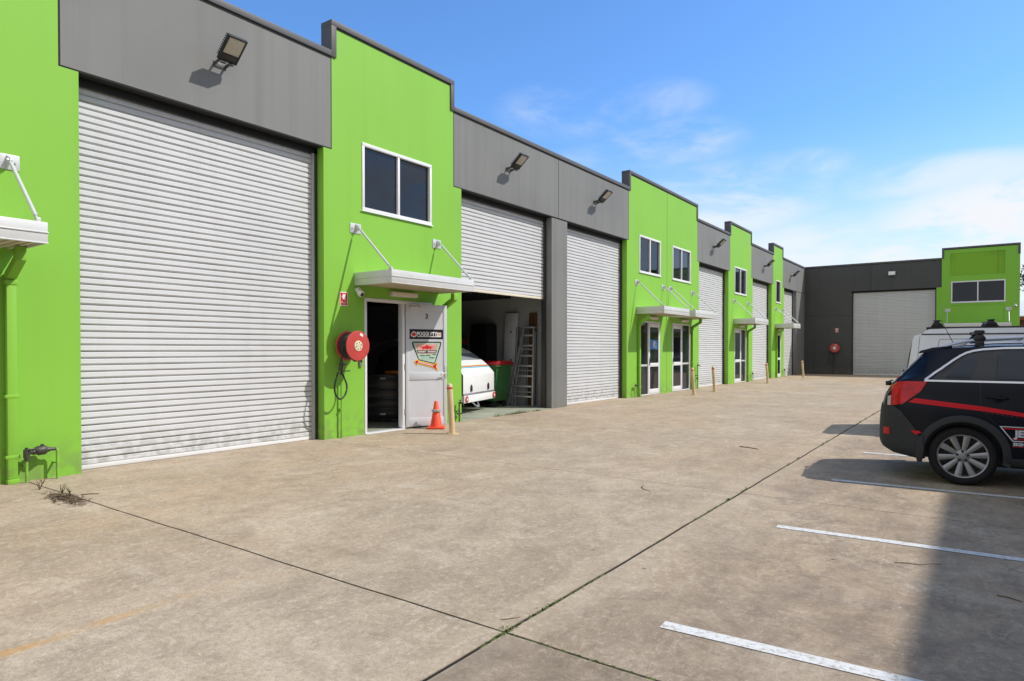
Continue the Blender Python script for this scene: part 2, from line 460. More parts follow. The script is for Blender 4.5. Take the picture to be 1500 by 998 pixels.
def awning(W, P, a0, a1, br, depth=.98, z0=2.765, z1=3.0, label=None):
    mb = MB(W)
    mb.box(a0, a1, -depth, -depth+.02, z0, z1, .003)
    mb.box(a0, a0+.02, -depth+.02, -.002, z0, z1, .003); mb.box(a1-.02, a1, -depth+.02, -.002, z0, z1, .003)
    zm = (z0+z1)/2
    mb.box(a0-.008, a1+.008, -depth-.010, -depth-.0005, zm-.004, zm+.012, .003)
    mb.box(a0-.009, a0-.0005, -depth, -.003, zm-.004, zm+.012, .003); mb.box(a1+.0005, a1+.009, -depth, -.003, zm-.004, zm+.012, .003)
    mb.box(a0-.006, a1+.006, -depth-.007, -depth-.0005, z0-.002, z0+.012, .002)
    mb.box(a0+.02, a1-.02, -depth+.02, -.002, z1-.05, z1-.03)
    aw = obj('awning', mb, M['awn'], P, world=True)
    if label: aw['label'] = label
    s = MB(W); s.box(a0+.021, a1-.021, -depth+.021, -.003, z0+.035, z0+.05)
    k = a0+.08
    while k < a1-.06:
        s.box(k, k+.03, -depth+.023, -.004, z0+.018, z0+.034); k += .1
    obj('soffit', s, M['soffit'], aw, world=True)
    for b in br:
        p = MB(W); p.box(b-.125, b+.125, -.012, -.001, 3.725, 3.905, .002)
        t = bmesh.new(); p.prism([(-.012, 3.895), (-.115, 3.845), (-.115, 3.80), (-.012, 3.735)], b-.006, b+.006, 'x'); t.free()
        for e in (-.08, .08): p.tube([(b+e, -.012, 3.815), (b+e, -.034, 3.815)], .013, 8)
        p.tube([(b-.03, -.095, 3.822), (b+.03, -.095, 3.822)], .014, 8)
        obj('wall_bracket', p, M['silver'], aw, world=True)
        r = MB(W); A = Vector((b, -.095, 3.82)); B = Vector((b, -depth+.05, z1+.025)); d = (B-A)
        r.tube([A+d*.03, A+d*.06, A+d*.0601, A+d*.94, A+d*.9401, A+d*.98], [.012, .012, .021, .021, .012, .012], 12)
        r.box(b-.022, b+.022, -depth+.02, -depth+.085, z1-.029, z1+.045, .004)
        obj('support_rod', r, M['silver'], aw, world=True)
    return aw
def downpipe(W, P, a, zt=2.78, mat_=None, w=.10, d=.075, off=.34):
    mb = MB(W); h = w/2
    mb.box(a-h, a+h, -.012-d, -.012, .06, 2.42, .008)
    mb.prism([(-.012, 2.425), (-.012-d, 2.425), (-off-d, 2.62), (-off-d, zt), (-off+.02, zt), (-off+.02, 2.66), (-.012, 2.50)], a-h, a+h, 'x', .006)
    mb.box(a-h-.012, a+h+.012, -.02-d, -.011, 2.36, 2.418, .004)
    mb.box(a-h-.02, a+h+.02, -.016-d, -.002, 1.02, 1.06, .003); mb.box(a-h-.02, a+h+.02, -.016-d, -.002, .3, .34, .003)
    mb.box(a-h-.008, a+h+.008, -.03-d, -.010, .0, .058, .004)
    o = obj('downpipe', mb, M['green'], P, world=True)
    return o
def coping(W, P, a0, a1, z, n1=.26, h=.10, l=None, r=None):
    """pressed metal cap; l/r = depth of the returns down a raised parapet's ends"""
    mb = MB(W); mb.box(a0, a1, -.032, n1, z-h, z, .004)
    if l: mb.box(a0, a0+.11, -.030, n1-.002, z-h-l, z-h-.001, .003)
    if r: mb.box(a1-.11, a1, -.030, n1-.002, z-h-r, z-h-.001, .003)
    o = obj('coping', mb, M['cap'], P, world=True)
    s = MB(W); s.box(a0+(.115 if l else .01), a1-(.115 if r else .01), -.012, -.001, z-h-.03, z-h-.002)  # black strip painted under the cap where its shade falls
    obj('sealant_or_shade_line', s, M['joint'], o, world=True)
    return o

def clear_glass():
    m = bpy.data.materials.new('clear_window_glass'); m.use_nodes = True
    N, L = m.node_tree.nodes, m.node_tree.links; N.clear()
    o = N.new('ShaderNodeOutputMaterial'); mx = N.new('ShaderNodeMixShader'); fr = N.new('ShaderNodeFresnel'); fr.inputs[0].default_value = 1.5
    tr = N.new('ShaderNodeBsdfTransparent'); tr.inputs[0].default_value = (.93, .94, .95, 1); gl = N.new('ShaderNodeBsdfGlossy'); gl.inputs['Roughness'].default_value = .02
    no = N.new('ShaderNodeTexNoise'); no.inputs['Scale'].default_value = 1.5; bp = N.new('ShaderNodeBump'); bp.inputs['Strength'].default_value = .02
    L.new(no.outputs[0], bp.inputs['Height']); L.new(bp.outputs[0], gl.inputs['Normal'])
    L.new(fr.outputs[0], mx.inputs[0]); L.new(tr.outputs[0], mx.inputs[1]); L.new(gl.outputs[0], mx.inputs[2]); L.new(mx.outputs[0], o.inputs[0])
    return m
M['clear'] = clear_glass()
M['inwall'] = mat('interior_wall_paint', (.40, .40, .39), .7, 0, .06, 1.5)
M['infloor'] = mat('interior_floor_paint', (.31, .33, .25), .55, 0, .18, 1.4)

# ------------------------------------------------------------------ the long row of units on the left
B1 = thing('warehouse', 'row of lime green and mid grey warehouse units with pale roller doors and silver awnings', 'warehouse', (XF, 22, 0))
ZL, ZH, ZF = 6.87, 7.42, 5.135
def pier(a0, a1, u0, u1, holes, joint=None):
    mb = MB(WL)
    if joint:
        segs = [(a0, joint-.010, u0, joint-.010), (joint+.010, a1, joint+.010, u1)]
    else: segs = [(a0, a1, u0, u1)]
    for (x0, x1, y0, y1) in segs:
        hs = [h for h in holes if x0 < h[0] < x1]
        wall_panel(mb, x0, x1, 0, ZF, [(h[0], h[1], h[2], min(h[3], ZF+1)) for h in hs if h[2] < ZF])
        wall_panel(mb, y0, y1, ZF, ZH-.1, [(h[0], h[1], h[2]-1, h[3]) for h in hs if h[3] > ZF])
    o = obj('wall', mb, M['green'], B1, world=True)
    if joint:
        j = MB(WL); j.box(joint-.009, joint+.009, .022, .16, 0, ZH-.1); obj('sealant_or_shade_line', j, M['joint'], o, world=True)
    return o
WZ0, WZ1 = 4.18, 5.44
pier(-.10, 3.555, .05, 3.33, [(.88, 2.65, 0, 2.56), (.78, 2.55, WZ0, WZ1)])
pier(7.37, 11.09, 7.55, 10.82, [(8.29, 10.13, 0, 2.56), (8.24, 10.12, WZ0, WZ1)])
pier(19.36, 25.97, 19.50, 25.77, [(20.40, 22.07, 0, 2.56), (23.20, 25.02, 0, 2.56), (20.29, 22.07, WZ0, WZ1), (23.17, 25.02, WZ0, WZ1)], joint=22.66)
pier(29.74, 33.55, 29.95, 33.32, [(30.68, 32.51, 0, 2.56), (30.63, 32.51, WZ0, WZ1)])
pier(37.18, 39.88, 37.45, 39.60, [(38.34, 39.26, 0, 2.56), (38.05, 39.10, WZ0, WZ1)])
def fascia(a0, a1, lower=None):
    mb = MB(WL)
    wall_panel(mb, a0, a1, ZF+.022, ZL-.1)
    if lower: wall_panel(mb, lower, a1, 0, ZF-.012)
    o = obj('fascia_panel', mb, M['grey'], B1, world=True)
    s = MB(WL); s.box(a0-.02, a1+.02, .006, .16, ZF+.001, ZF+.021); obj('sealant_or_shade_line', s, M['joint'], o, world=True)
    for e_ in ((a0-.021, a0-.001), (a1+.001, a1+.021)):
        s = MB(WL); s.box(*e_, .003, .16, ZF+.022, ZL-.1); obj('sealant_or_shade_line', s, M['joint'], o, world=True)
    return o
fascia(3.355, 7.53); fascia(10.84, 15.155); fascia(15.175, 19.48); fascia(25.79, 29.93); fascia(33.34, 37.43); fascia(39.62, YE-.02, lower=42.95)
pl = MB(WL); wall_panel(pl, 14.82, 15.62, 0, ZF-.018); obj('pillar', pl, M['grey'], B1, world=True)
# roller doors
roller(WL, B1, 3.555, 7.37, 0, ZF, 'closed pale steel roller door, the largest and nearest one')
roller(WL, B1, 11.09, 14.82, 2.93, ZF, 'roller door raised halfway above the open bay')
roller(WL, B1, 15.62, 19.36, 0, ZF)
roller(WL, B1, 25.97, 29.74, 0, ZF); roller(WL, B1, 33.55, 37.18, 0, ZF); roller(WL, B1, 39.88, 42.95, 0, ZF)
# upstairs windows
window(WL, B1, .78, 2.55, WZ0, WZ1)
window(WL, B1, 8.24, 10.12, WZ0, WZ1, label='large two pane upstairs window over the open door')
window(WL, B1, 20.29, 22.07, WZ0, WZ1, blinds=True, label='upstairs window with horizontal blinds')
window(WL, B1, 23.17, 25.02, WZ0, WZ1); window(WL, B1, 30.63, 32.51, WZ0, WZ1)
window(WL, B1, 38.05, 39.10, WZ0, WZ1, panes=1, label='narrow single pane upstairs window')
# entries
glazed_door(WL, B1, .88, 2.65, 2.56, (1.75, 2.65), (.88, 1.75))
e = glazed_door(WL, B1, 20.40, 22.07, 2.56, (21.10, 22.07), (20.40, 21.10), 'L')
sg = MB(WL); sg.box(21.255, 21.88, .022, .0285, 1.585, 1.92); obj('door_sign', sg, mat('blue_sign_film', (.02, .16, .46), .4, 0, .1), e, world=True)['label'] = 'blue sign with white marks'
for body, z, sz in (('EC', 1.755, .14), ('XA', 1.85, .07), ('WV', 1.66, .07)):
    tb = text_bm(body, sz, .006); mm = MB(WL)
    for v in tb.verts: v.co = (21.62+v.co.x*1.6, .0205, z+v.co.y)
    mm.join(tb); obj('sign_lettering', mm, M['white'], e, world=True)
glazed_door(WL, B1, 23.20, 25.02, 2.56, (23.20, 24.18), (24.18, 25.02), 'L')
glazed_door(WL, B1, 30.68, 32.51, 2.56, (30.68, 31.70), (31.70, 32.51), 'L')
glazed_door(WL, B1, 38.34, 39.26, 2.56, (38.34, 39.26), None, 'L')
# the entry that stands open: frame with sidelight, leaf swung right round
mb = MB(WL)
mb.box(8.29, 8.345, -.012, .11, 0, 2.56, .004); mb.box(10.075, 10.13, -.012, .11, 0, 2.56, .004)
mb.box(8.345, 10.075, -.012, .11, 2.50, 2.56, .004); mb.box(9.27, 9.335, -.010, .11, .02, 2.50, .004)
mb.box(9.335, 10.075, .0, .1, .012, .06, .003)
mb.box(8.30, 9.30, -.06, .16, .0, .014, .002)
e = obj('entry_door', mb, M['frame'], B1, world=True)
g = MB(WL); g.box(9.335, 10.075, .05, .056, .06, 2.50); obj('sidelight_pane', g, M['glass'], e, world=True)
for z in (.3, 1.2, 2.25):
    h = MB(WL); h.tube([(9.335, -.022, z), (9.335, -.022, z+.11)], .011, 8); obj('hinge', h, M['steel'], e, world=True)
LEAFA = R(19.5)
def leafmap(s, n, z):   # s from hinge, n>0 is behind the outer face shown to the yard
    c_, s_ = math.cos(LEAFA), math.sin(LEAFA)
    return (XF+.028+s*s_-n*c_, 9.345+s*c_+n*s_, z)
l = MB(leafmap); W_ = .93
l.box(0, .075, 0, .045, .035, 2.50, .003); l.box(W_-.075, W_, 0, .045, .035, 2.50, .003)
l.box(.075, W_-.075, 0, .045, 2.375, 2.50, .003); l.box(.075, W_-.075, 0, .045, .035, .20, .003); l.box(.075, W_-.075, 0, .045, .975, 1.13, .003)
l.box(.074, W_-.074, .012, .033, .199, .976); l.box(.074, W_-.074, .012, .033, 1.129, 2.376)
leaf = obj('door_leaf', l, M['leaf'], B1, world=True); leaf['label'] = 'pale grey door leaf standing open, with stickers'
h = MB(leafmap); h.tube([(.30, -.03, 2.437), (.075, -.03, 2.437)], .024, 10); h.tube([(.30, -.03, 2.437), (.12, -.055, 2.50), (-.12, -.03, 2.535)], .008, 6)
obj('door_closer', h, M['silver'], leaf, world=True)
h = MB(leafmap); h.box(W_-.055, W_-.018, -.010, -.0005, 1.0, 1.26, .002); h.tube([(W_-.036, -.005, 1.10), (W_-.036, -.055, 1.10), (W_-.15, -.06, 1.095), (W_-.17, -.045, 1.05)], .010, 8)
obj('door_handle', h, M['silver'], leaf, world=True)
h = MB(leafmap); h.box(W_+.0005, W_+.012, .006, .04, 1.0, 1.24, .002); obj('lock_plate', h, M['black'], leaf, world=True)
def sticker(name, shapes):
    """shapes: list of (polygon in (s,z), depth layer, material)"""
    first = None
    for poly, lay, m in shapes:
        mm = MB(leafmap); f0 = .012-.0016*(lay+1)
        A = [mm.v(p[0], f0, p[1]) for p in poly]; Bv = [mm.v(p[0], f0+.0012, p[1]) for p in poly]
        mm.bm.faces.new(A); mm.bm.faces.new(Bv[::-1])
        for i in range(len(poly)): mm.bm.faces.new([A[i], Bv[i], Bv[(i+1) % len(poly)], A[(i+1) % len(poly)]])
        obj(name, mm, m, leaf, world=True)
def lettering(body, s, z, size, m, lay=2, wide=1., rot=0., bold=0.):
    tb = text_bm(body, size, bold); mm = MB(leafmap); ca, sa = math.cos(rot), math.sin(rot)
    for v in tb.verts:
        x, y = v.co.x*wide, v.co.y
        v.co = (s+x*ca-y*sa, .012-.0016*(lay+1), z+x*sa+y*ca)
    mm.join(tb); obj('lettering', mm, m, leaf, world=True)
def rect(s0, s1, z0, z1): return [(s0, z0), (s1, z0), (s1, z1), (s0, z1)]
mk_blk = mat('sticker_black', (.012, .012, .014), .4); mk_mint = mat('sticker_pale_green', (.42, .60, .47), .5, 0, .22, 9); mk_yel = mat('sticker_yellow', (.85, .60, .06), .5)
mk_pink = mat('sticker_pink', (.66, .36, .30), .5, 0, .15, 7)
lettering('3', .47, 2.26, .135, mk_blk, 0, bold=.004)
sticker('door_sticker', [(rect(.085, .845, 1.80, 2.00), 0, mk_blk),
    ([(.115, 1.905), (.165, 1.96), (.235, 1.935), (.235, 1.86), (.18, 1.835), (.115, 1.86)], 1, M['white']),
    ([(.13, 1.90), (.165, 1.94), (.222, 1.922), (.222, 1.873), (.18, 1.853), (.13, 1.872)], 2, M['redpaint']),
    (rect(.255, .80, 1.845, 1.86), 1, M['white']), (rect(.70, .80, 1.86, 1.935), 1, M['white']), (rect(.715, .79, 1.875, 1.92), 2, mk_pink)])
lettering('POGGI PTY', .475, 1.905, .105, M['white'], 1, .86, 0, .004)
ow = [(.135, 1.725), (.16, 1.75), (.785, 1.75), (.81, 1.725), (.80, 1.68), (.655, 1.29), (.285, 1.375), (.145, 1.68)]
iw = [(.165, 1.715), (.175, 1.725), (.770, 1.725), (.782, 1.712), (.64, 1.312), (.297, 1.388)]
dk = [(.245, 1.57), (.70, 1.57), (.685, 1.515), (.265, 1.515)]
sticker('door_sticker', [(ow, 0, mk_blk), (iw, 1, mk_mint), ([(.225, 1.705), (.72, 1.705), (.675, 1.50), (.27, 1.50)], 2, mk_pink), (dk, 3, mk_blk),
    ([(.30, 1.645), (.42, 1.655), (.47, 1.685), (.52, 1.655), (.64, 1.645), (.56, 1.62), (.58, 1.58), (.52, 1.61), (.47, 1.59), (.42, 1.61), (.36, 1.58), (.38, 1.62)], 3, M['redpaint'])])
rnd = random.Random(3)
def illegible(s0, s1, z, h, m, lay, slope=0.):       # the photo's print is too small to read: broken strokes
    s = s0
    while s < s1:
        w = rnd.uniform(.012, .03); e_ = min(s+w, s1)
        zz = z+slope*(s-s0)
        sticker('fine_print', [([(s, zz), (e_, zz+slope*(e_-s)), (e_, zz+h+slope*(e_-s)), (s, zz+h)], lay, m)]) ; s = e_+.008
for a_ in ((.27, .45, 1.53, .026, M['white'], 4), (.49, .675, 1.53, .026, M['white'], 4), (.31, .42, 1.455, .02, mk_blk, 2), (.45, .54, 1.455, .02, mk_blk, 2), (.53, .65, 1.41, .02, mk_blk, 2), (.60, .68, 1.475, .018, mk_blk, 2)): illegible(*a_)
arr = [(.18, 1.345), (.285, 1.405), (.268, 1.375), (.62, 1.29), (.745, 1.335), (.69, 1.245), (.735, 1.13), (.60, 1.215), (.25, 1.30), (.255, 1.255)]
ain = [(.20, 1.343), (.262, 1.383), (.252, 1.362), (.625, 1.275), (.715, 1.31), (.675, 1.243), (.708, 1.165), (.595, 1.232), (.245, 1.318), (.245, 1.278)]
sticker('door_sticker', [(arr, 3, mk_yel), (ain, 4, M['redpaint'])])
illegible(.275, .62, 1.325, .024, M['white'], 5, -.24)
# awnings, downpipes, copings
awning(WL, B1, .60, 2.87, (.70, 2.79))
awning(WL, B1, 8.05, 10.33, (8.08, 10.28), label='silver awning over the open door')
awning(WL, B1, 20.08, 22.32, (20.10, 22.30)); awning(WL, B1, 22.92, 25.24, (22.96, 25.20))
awning(WL, B1, 30.46, 32.74, (30.50, 32.70)); awning(WL, B1, 37.90, 39.50, (37.95, 39.42))
for a in (2.80, 10.42, 20.22, 25.14, 32.66, 38.12): downpipe(WL, B1, a)
coping(WL, B1, 0.0, 3.34, ZH, r=.55, l=.55); coping(WL, B1, 3.34, 7.53, ZL)
coping(WL, B1, 7.53, 10.83, ZH, r=.55, l=.55); coping(WL, B1, 10.83, 19.49, ZL)
coping(WL, B1, 19.49, 25.78, ZH, r=.55, l=.55); coping(WL, B1, 25.78, 29.94, ZL)
coping(WL, B1, 29.94, 33.33, ZH, r=.55, l=.55); coping(WL, B1, 33.33, 37.44, ZL)
coping(WL, B1, 37.44, 39.61, ZH, r=.55, l=.55); coping(WL, B1, 39.61, YE-.04, ZL)
# body behind the tilt panels
rf = MB(WL); rf.box(-.1, YE+12, .26, 16, 6.35, 6.5); obj('roof', rf, M['cap'], B1, world=True)
bw = MB(WL); bw.box(-.1, YE+12, 15.9, 16.1, 0, 6.34); bw.box(-.28, -.101, 0, 16, 0, 6.8); obj('rear_wall', bw, M['grey'], B1, world=True)
iw_ = MB(WL); iw_.box(7.28, 7.36, .175, 12, 0, 6.34); iw_.box(15.30, 15.46, .31, 12, 0, 6.34); iw_.box(7.36, 15.30, 11.9, 12, 0, 6.34)
obj('party_wall', iw_, M['inwall'], B1, world=True)
fl = MB(WL); fl.box(7.36, 15.30, .17, 11.9, -.02, .012); fl.box(11.10, 14.81, .002, .17, -.02, .008); obj('interior_floor', fl, M['infloor'], B1, world=True)
mz = MB(WL); mz.box(7.36, 15.30, 1.4, 11.9, 3.10, 3.14)
k = 7.5
while k < 15: mz.box(k, k+.05, 1.4, 11.9, 3.02, 3.099); k += .35
obj('mezzanine_floor', mz, M['guide'], B1, world=True)

# ------------------------------------------------------------------ the unit closing the end of the yard
B2 = thing('warehouse', 'charcoal warehouse unit with a lime green block closing the far end of the yard', 'warehouse', (-3.9, YE, 0))
w = MB(WE)
wall_panel(w, XF-.3, -6.66, 0, 3.682); wall_panel(w, XF-.3, -6.66, 3.698, ZF+.03)
wall_panel(w, XF-.3, -5.63, ZF+.034, ZL-.1); wall_panel(w, -5.615, -2.02, ZF+.034, ZL-.1)
w2 = obj('wall', w, M['char'], B2, world=True)
for e_ in ((XF+.01, -6.68, .02, .16, 3.676, 3.704), (-5.635, -5.61, .02, .16, ZF+.05, ZL-.12), (-2.018, -2.002, .012, .16, ZF, ZL-.1)):
    s = MB(WE); s.box(*e_); obj('sealant_or_shade_line', s, M['joint'], w2, world=True)
roller(WE, B2, -6.66, -2.25, 0, ZF+.03)
w = MB(WE)
wall_panel(w, -2.25, 1.58, 0, ZF+.03, [(-1.5, .9, 3.12, 4.10), (-1.45, .8, 0, 2.5), (-1.54, .95, 4.24, ZF+1)])
wall_panel(w, -2.0, 1.58, ZF+.03, ZH-.1, [(-1.54, .95, ZF-1, 5.46), (-1.59, .92, 5.78, 7.07)])
gw = obj('wall', w, M['green'], B2, world=True)
M['oldgreen'] = streaked('faded_green_panel', (.20, .42, .025), (.10, .20, .02), 1., .7)
s = MB(WE); s.box(-1.588, .918, .02, .168, 5.782, 7.068); obj('sunk_panel', s, M['oldgreen'], gw, world=True)
s = MB(WE); s.box(-1.498, .898, .02, .168, 3.122, 4.098); obj('sunk_panel', s, M['green'], gw, world=True)
window(WE, B2, -1.54, .95, 4.24, 5.46)
glazed_door(WE, B2, -1.45, .8, 2.5, (-.4, .8), (-1.45, -.4), 'L')
awning(WE, B2, -1.85, 1.2, (-1.70, 1.10), z0=2.80, z1=3.04)
coping(WE, B2, XF+.03, -2.0, ZL); coping(WE, B2, -2.0, 1.60, ZH, l=.5, r=.5)
s = MB(WE); s.box(1.41, 1.579, .171, 16, 0, ZH-.11); obj('side_wall', s, M['green'], B2, world=True)
s = MB(WE); s.box(XF+.3, 1.40, .262, 16, 6.2, 6.35); s.box(XF+.3, 1.40, 15.8, 16, 0, 6.19); obj('roof', s, M['cap'], B2, world=True)

# ------------------------------------------------------------------ the row opposite (beyond the frame on the right, throws the shade over the bays)
B3 = thing('warehouse', 'plain grey warehouse row behind the parked cars, opposite the lime green units', 'warehouse', (XR, 12, 0))
doors = [(-9, -5.3), (-3.5, .2), (2.0, 5.7), (7.5, 11.2), (13.0, 16.7), (18.5, 22.2), (24.0, 27.7)]
w = MB(WR); wall_panel(w, -14, 30, 0, ZL-.1, [(a, b, 0, 4.6) for a, b in doors]); obj('wall', w, M['char'], B3, world=True)
for a, b in doors: roller(WR, B3, a, b, 0, 4.6)
coping(WR, B3, -14, 30, ZL)
s = MB(WR); s.box(-14, 30, .5, 12, 6.2, 6.35); s.box(-14, 30, 11.8, 12, 0, 6.19); s.box(-14, -13.8, .3, 11.7, 0, 6.19); s.box(29.8, 30, .3, 11.7, 0, 6.19); obj('roof', s, M['cap'], B3, world=True)
M['dksteel'] = mat('dark_bracket_steel', (.10, .10, .10), .5, .4, .3, 20)
# ------------------------------------------------------------------ fixtures on the walls (local x along the wall, -y out of it)
LW = R(90)
def make_floodlight(name, label, loc, rz, group):
    t = thing(name, label, 'floodlight', loc, rz, group)
    b = MB(); b.box(-.10, .10, -.012, 0, -.045, .045, .003)
    for s in (-1, 1): b.prism([(-.012, -.03), (-.012, .03), (-.20, .045), (-.215, .005)], s*.088-.004, s*.088+.004, 'x')
    b.box(-.10, -.02, -.22, -.17, -.035, -.022, .003); b.box(.02, .10, -.22, -.17, -.035, -.022, .003)
    obj('bracket', b, M['dksteel'], t)
    f = lambda s, q, h: (s, -.195-.76*q-.65*h, .65*q-.76*h)
    d = MB(f)
    d.box(-.148, .148, 0, .41, -.045, 0, .006)
    d.box(-.148, .148, -.001, .02, .0005, .014, .003); d.box(-.148, .148, .385, .411, .0005, .014, .003)
    d.box(-.148, -.125, .021, .384, .0005, .014, .003); d.box(.125, .148, .021, .384, .0005, .014, .003)
    d.box(-.12, .12, .025, .13, .0006, .012, .004)
    k = .05
    while k < .40: d.box(-.15, .15, k, k+.012, -.085, -.0455, .002); k += .036
    bd = obj('lamp_body', d, M['black'], t)
    l = MB(f); l.box(-.122, .122, .133, .382, .001, .008, .002); obj('lens', l, M['lens'], bd)
    return t
fg = 'floodlights along the parapets'
f0 = make_floodlight('floodlight', 'black floodlight above the biggest and nearest closed roller door', (XF, 5.46, 5.885), LW, fg)
for y, lb in ((12.85, 'black floodlight on the grey panel above the open half raised roller door'), (17.22, 'black floodlight above the closed roller door between the grey pillar and the paired entries'),
              (27.7, 'black floodlight above the roller door just past the paired glass entries'), (35.65, 'black floodlight above the roller door before the narrow single window'),
              (41.45, 'black floodlight on the last mid grey panel beside the charcoal end wall')):
    dup(f0, (XF, y, 5.95), (0, 0, LW), lb)
t = thing('floodlight', 'small floodlight facing out on the charcoal end wall above its grey roller door', 'floodlight', (-4.49, YE, 6.12), 0, fg)
b = MB(); b.box(-.19, .19, -.20, -.06, -.11, .13, .012); obj('lamp_body', b, M['steel'], t)
b = MB(); b.box(-.16, .16, -.205, -.2005, -.08, .10); obj('lens', b, M['white'], t)
b = MB(); b.box(-.05, .05, -.059, 0, -.05, .05); obj('bracket', b, M['black'], t)

def make_reel(label, loc, rz, hubmat):
    t = thing('hose_reel', label, 'hose reel', loc, rz, 'fire hose reels')
    zc = 1.655
    d = MB(); d.lathe([(.07, -.10), (.262, -.105), (.268, -.112), (.262, -.122), (.07, -.125)], 48, (0, 0, zc), 'y'); obj('rear_flange', d, M['red'], t)
    d = MB(); d.lathe([(.05, -.395), (.235, -.397), (.262, -.392), (.268, -.384), (.262, -.374), (.07, -.37)], 48, (0, 0, zc), 'y'); fr = obj('front_flange', d, M['red'], t)
    d = MB(); d.lathe([(.02, -.408), (.088, -.406), (.094, -.4), (.09, -.3935)], 36, (0, 0, zc), 'y')
    hub = obj('hub_plate', d, hubmat, t)
    d = MB()
    for k in range(6):
        a = k*math.pi/3+.3; d.lathe([(.008, -.416), (.008, -.405)], 8, (.06*math.cos(a), 0, zc+.06*math.sin(a)), 'y')
    obj('hub_bolts', d, M['black'], hub)
    lb = MB(lambda x, y, z: (.07+x*math.cos(.5)+z*math.sin(.5), y, zc+.195-x*math.sin(.5)+z*math.cos(.5))); lb.box(-.035, .035, -.402, -.3975, -.022, .022); obj('inspection_tag', lb, M['white'], fr)
    c = MB(); pr = [(.10, -.128)]
    for k in range(9):
        y0 = -.14-k*.0265
        for q in (-.5, -.2, .2, .5): pr.append((.222+.013*math.cos(q*math.pi), y0-.0132+q*.026))
    pr.append((.10, -.368)); c.lathe(pr, 48, (0, 0, zc), 'y')
    hp = [(-.235, -.28, 1.64), (-.262, -.28, 1.52), (-.30, -.27, 1.30), (-.365, -.24, 1.08), (-.385, -.22, .93), (-.35, -.21, .80), (-.25, -.20, .715), (-.15, -.19, .76), (-.085, -.18, .86), (-.075, -.17, .96), (-.10, -.15, 1.06), (-.12, -.13, 1.13)]
    sm = []
    for i in range(len(hp)-1):
        p0, p1, p2, p3 = (Vector(hp[max(0, i-1)]), Vector(hp[i]), Vector(hp[i+1]), Vector(hp[min(len(hp)-1, i+2)]))
        for q in range(4):
            u = q/4; sm.append(.5*((2*p1)+(p2-p0)*u+(2*p0-5*p1+4*p2-p3)*u*u+(3*p1-p0-3*p2+p3)*u**3))
    sm.append(Vector(hp[-1])); c.tube(sm, .0155, 10)
    c.tube([(-.25, -.33, 1.66), (-.20, -.34, 1.50), (-.05, -.35, 1.385), (.10, -.35, 1.40), (.19, -.34, 1.47)], .0155, 10)
    obj('hose', c, M['rubber'], t)
    p = MB(); p.tube([(0, -.1, zc), (0, -.005, zc)], .03, 12); p.box(-.06, .06, -.012, -.001, zc-.17, zc+.1, .003)
    p.tube([(-.10, -.06, 1.40), (-.10, -.06, 1.36), (-.10, -.06, 1.355), (-.10, -.06, 1.27), (-.10, -.06, 1.265), (-.10, -.06, 1.14)], [.02, .02, .032, .032, .022, .022], 12)
    p.tube([(-.10, -.06, 1.41), (-.08, -.06, 1.50), (0, -.06, zc-.05)], .014, 8)
    p.tube([(-.16, -.07, 1.32), (-.02, -.08, 1.32)], .012, 8); p.tube([(-.10, -.07, 1.20), (.04, -.13, 1.205)], .009, 8); p.tube([(-.12, -.13, 1.13), (-.10, -.07, 1.16)], .014, 8)
    obj('valve', p, M['brass'], t)
    p = MB(); p.tube([(-.10, -.06, 1.139), (-.10, -.06, 0.0)], .017, 12); p.box(-.125, -.075, -.08, -.001, .5, .53); obj('riser_pipe', p, M['green'] if rz else M['char'], t)
    return t
make_reel('red fire hose reel with black hose beside the open grey door on the green pier', (XF, 7.80, 0), LW, mat('cream_hub_label', (.72, .62, .42), .5, 0, .2, 18))
make_reel('red fire hose reel on the charcoal end wall left of its roller door', (-7.55, YE, 0), 0, M['white'])
def make_sign(label, loc, rz):
    t = thing('fire_sign', label, 'sign', loc, rz, 'fire hose reel signs')
    b = MB(); b.box(-.09, .09, -.006, -.001, -.125, .125, .0015); obj('sign_plate', b, M['white'], t)
    b = MB(); b.box(-.076, .076, -.0085, -.0062, -.111, .111); obj('red_panel', b, M['redpaint'], t)
    b = MB(); b.box(-.03, .035, -.0105, -.0087, .0, .085); b.box(-.052, -.031, -.0105, -.0087, .035, .05)
    b.prism([(-.028, .0), (.033, .0), (.022, -.04), (.008, -.012)], -.0105, -.0087, 'y')
    obj('pictogram', b, M['white'], t)
    for body, z in (('FIRE HOSE', -.063), ('REEL', -.090)):
        tb = text_bm(body, .026, .0008); m_ = MB()
        for v in tb.verts: v.co = (v.co.x, -.0105, z+v.co.y)
        m_.join(tb); obj('sign_lettering', m_, M['white'], t)
    return t
make_sign('red and white fire hose reel sign on lime green wall by the awning', (XF, 7.805, 2.505), LW)
make_sign('red and white fire hose reel sign on the charcoal end wall', (-7.49, YE, 2.77), 0)
def make_camera(label, loc, rz):
    t = thing('security_camera', label, 'camera', loc, rz, 'security cameras')
    b = MB(); b.lathe([(.055, 0), (.055, -.035), (.045, -.045)], 24, (0, 0, 0), 'y'); obj('mount', b, M['white'], t)
    b = MB(lambda x, y, z: (x, y*.86-z*.5, y*.5+z*.86-.02))
    b.lathe([(.012, -.148), (.046, -.146), (.062, -.125), (.068, -.095), (.062, -.06), (.045, -.035), (.012, -.025)], 24, (0, 0, 0), 'y'); bb = obj('camera_ball', b, M['white'], t)
    b = MB(lambda x, y, z: (x, y*.86-z*.5, y*.5+z*.86-.02)); b.lathe([(.012, -.1535), (.036, -.152), (.04, -.144)], 24, (0, 0, 0), 'y'); obj('camera_lens', b, M['black'], bb)
make_camera('white dome security camera under the awning corner above the hose reel', (XF, 8.13, 2.69), LW)
make_camera('white security camera at the outer edge of the lime green end block', (1.40, YE, 4.02), 0)
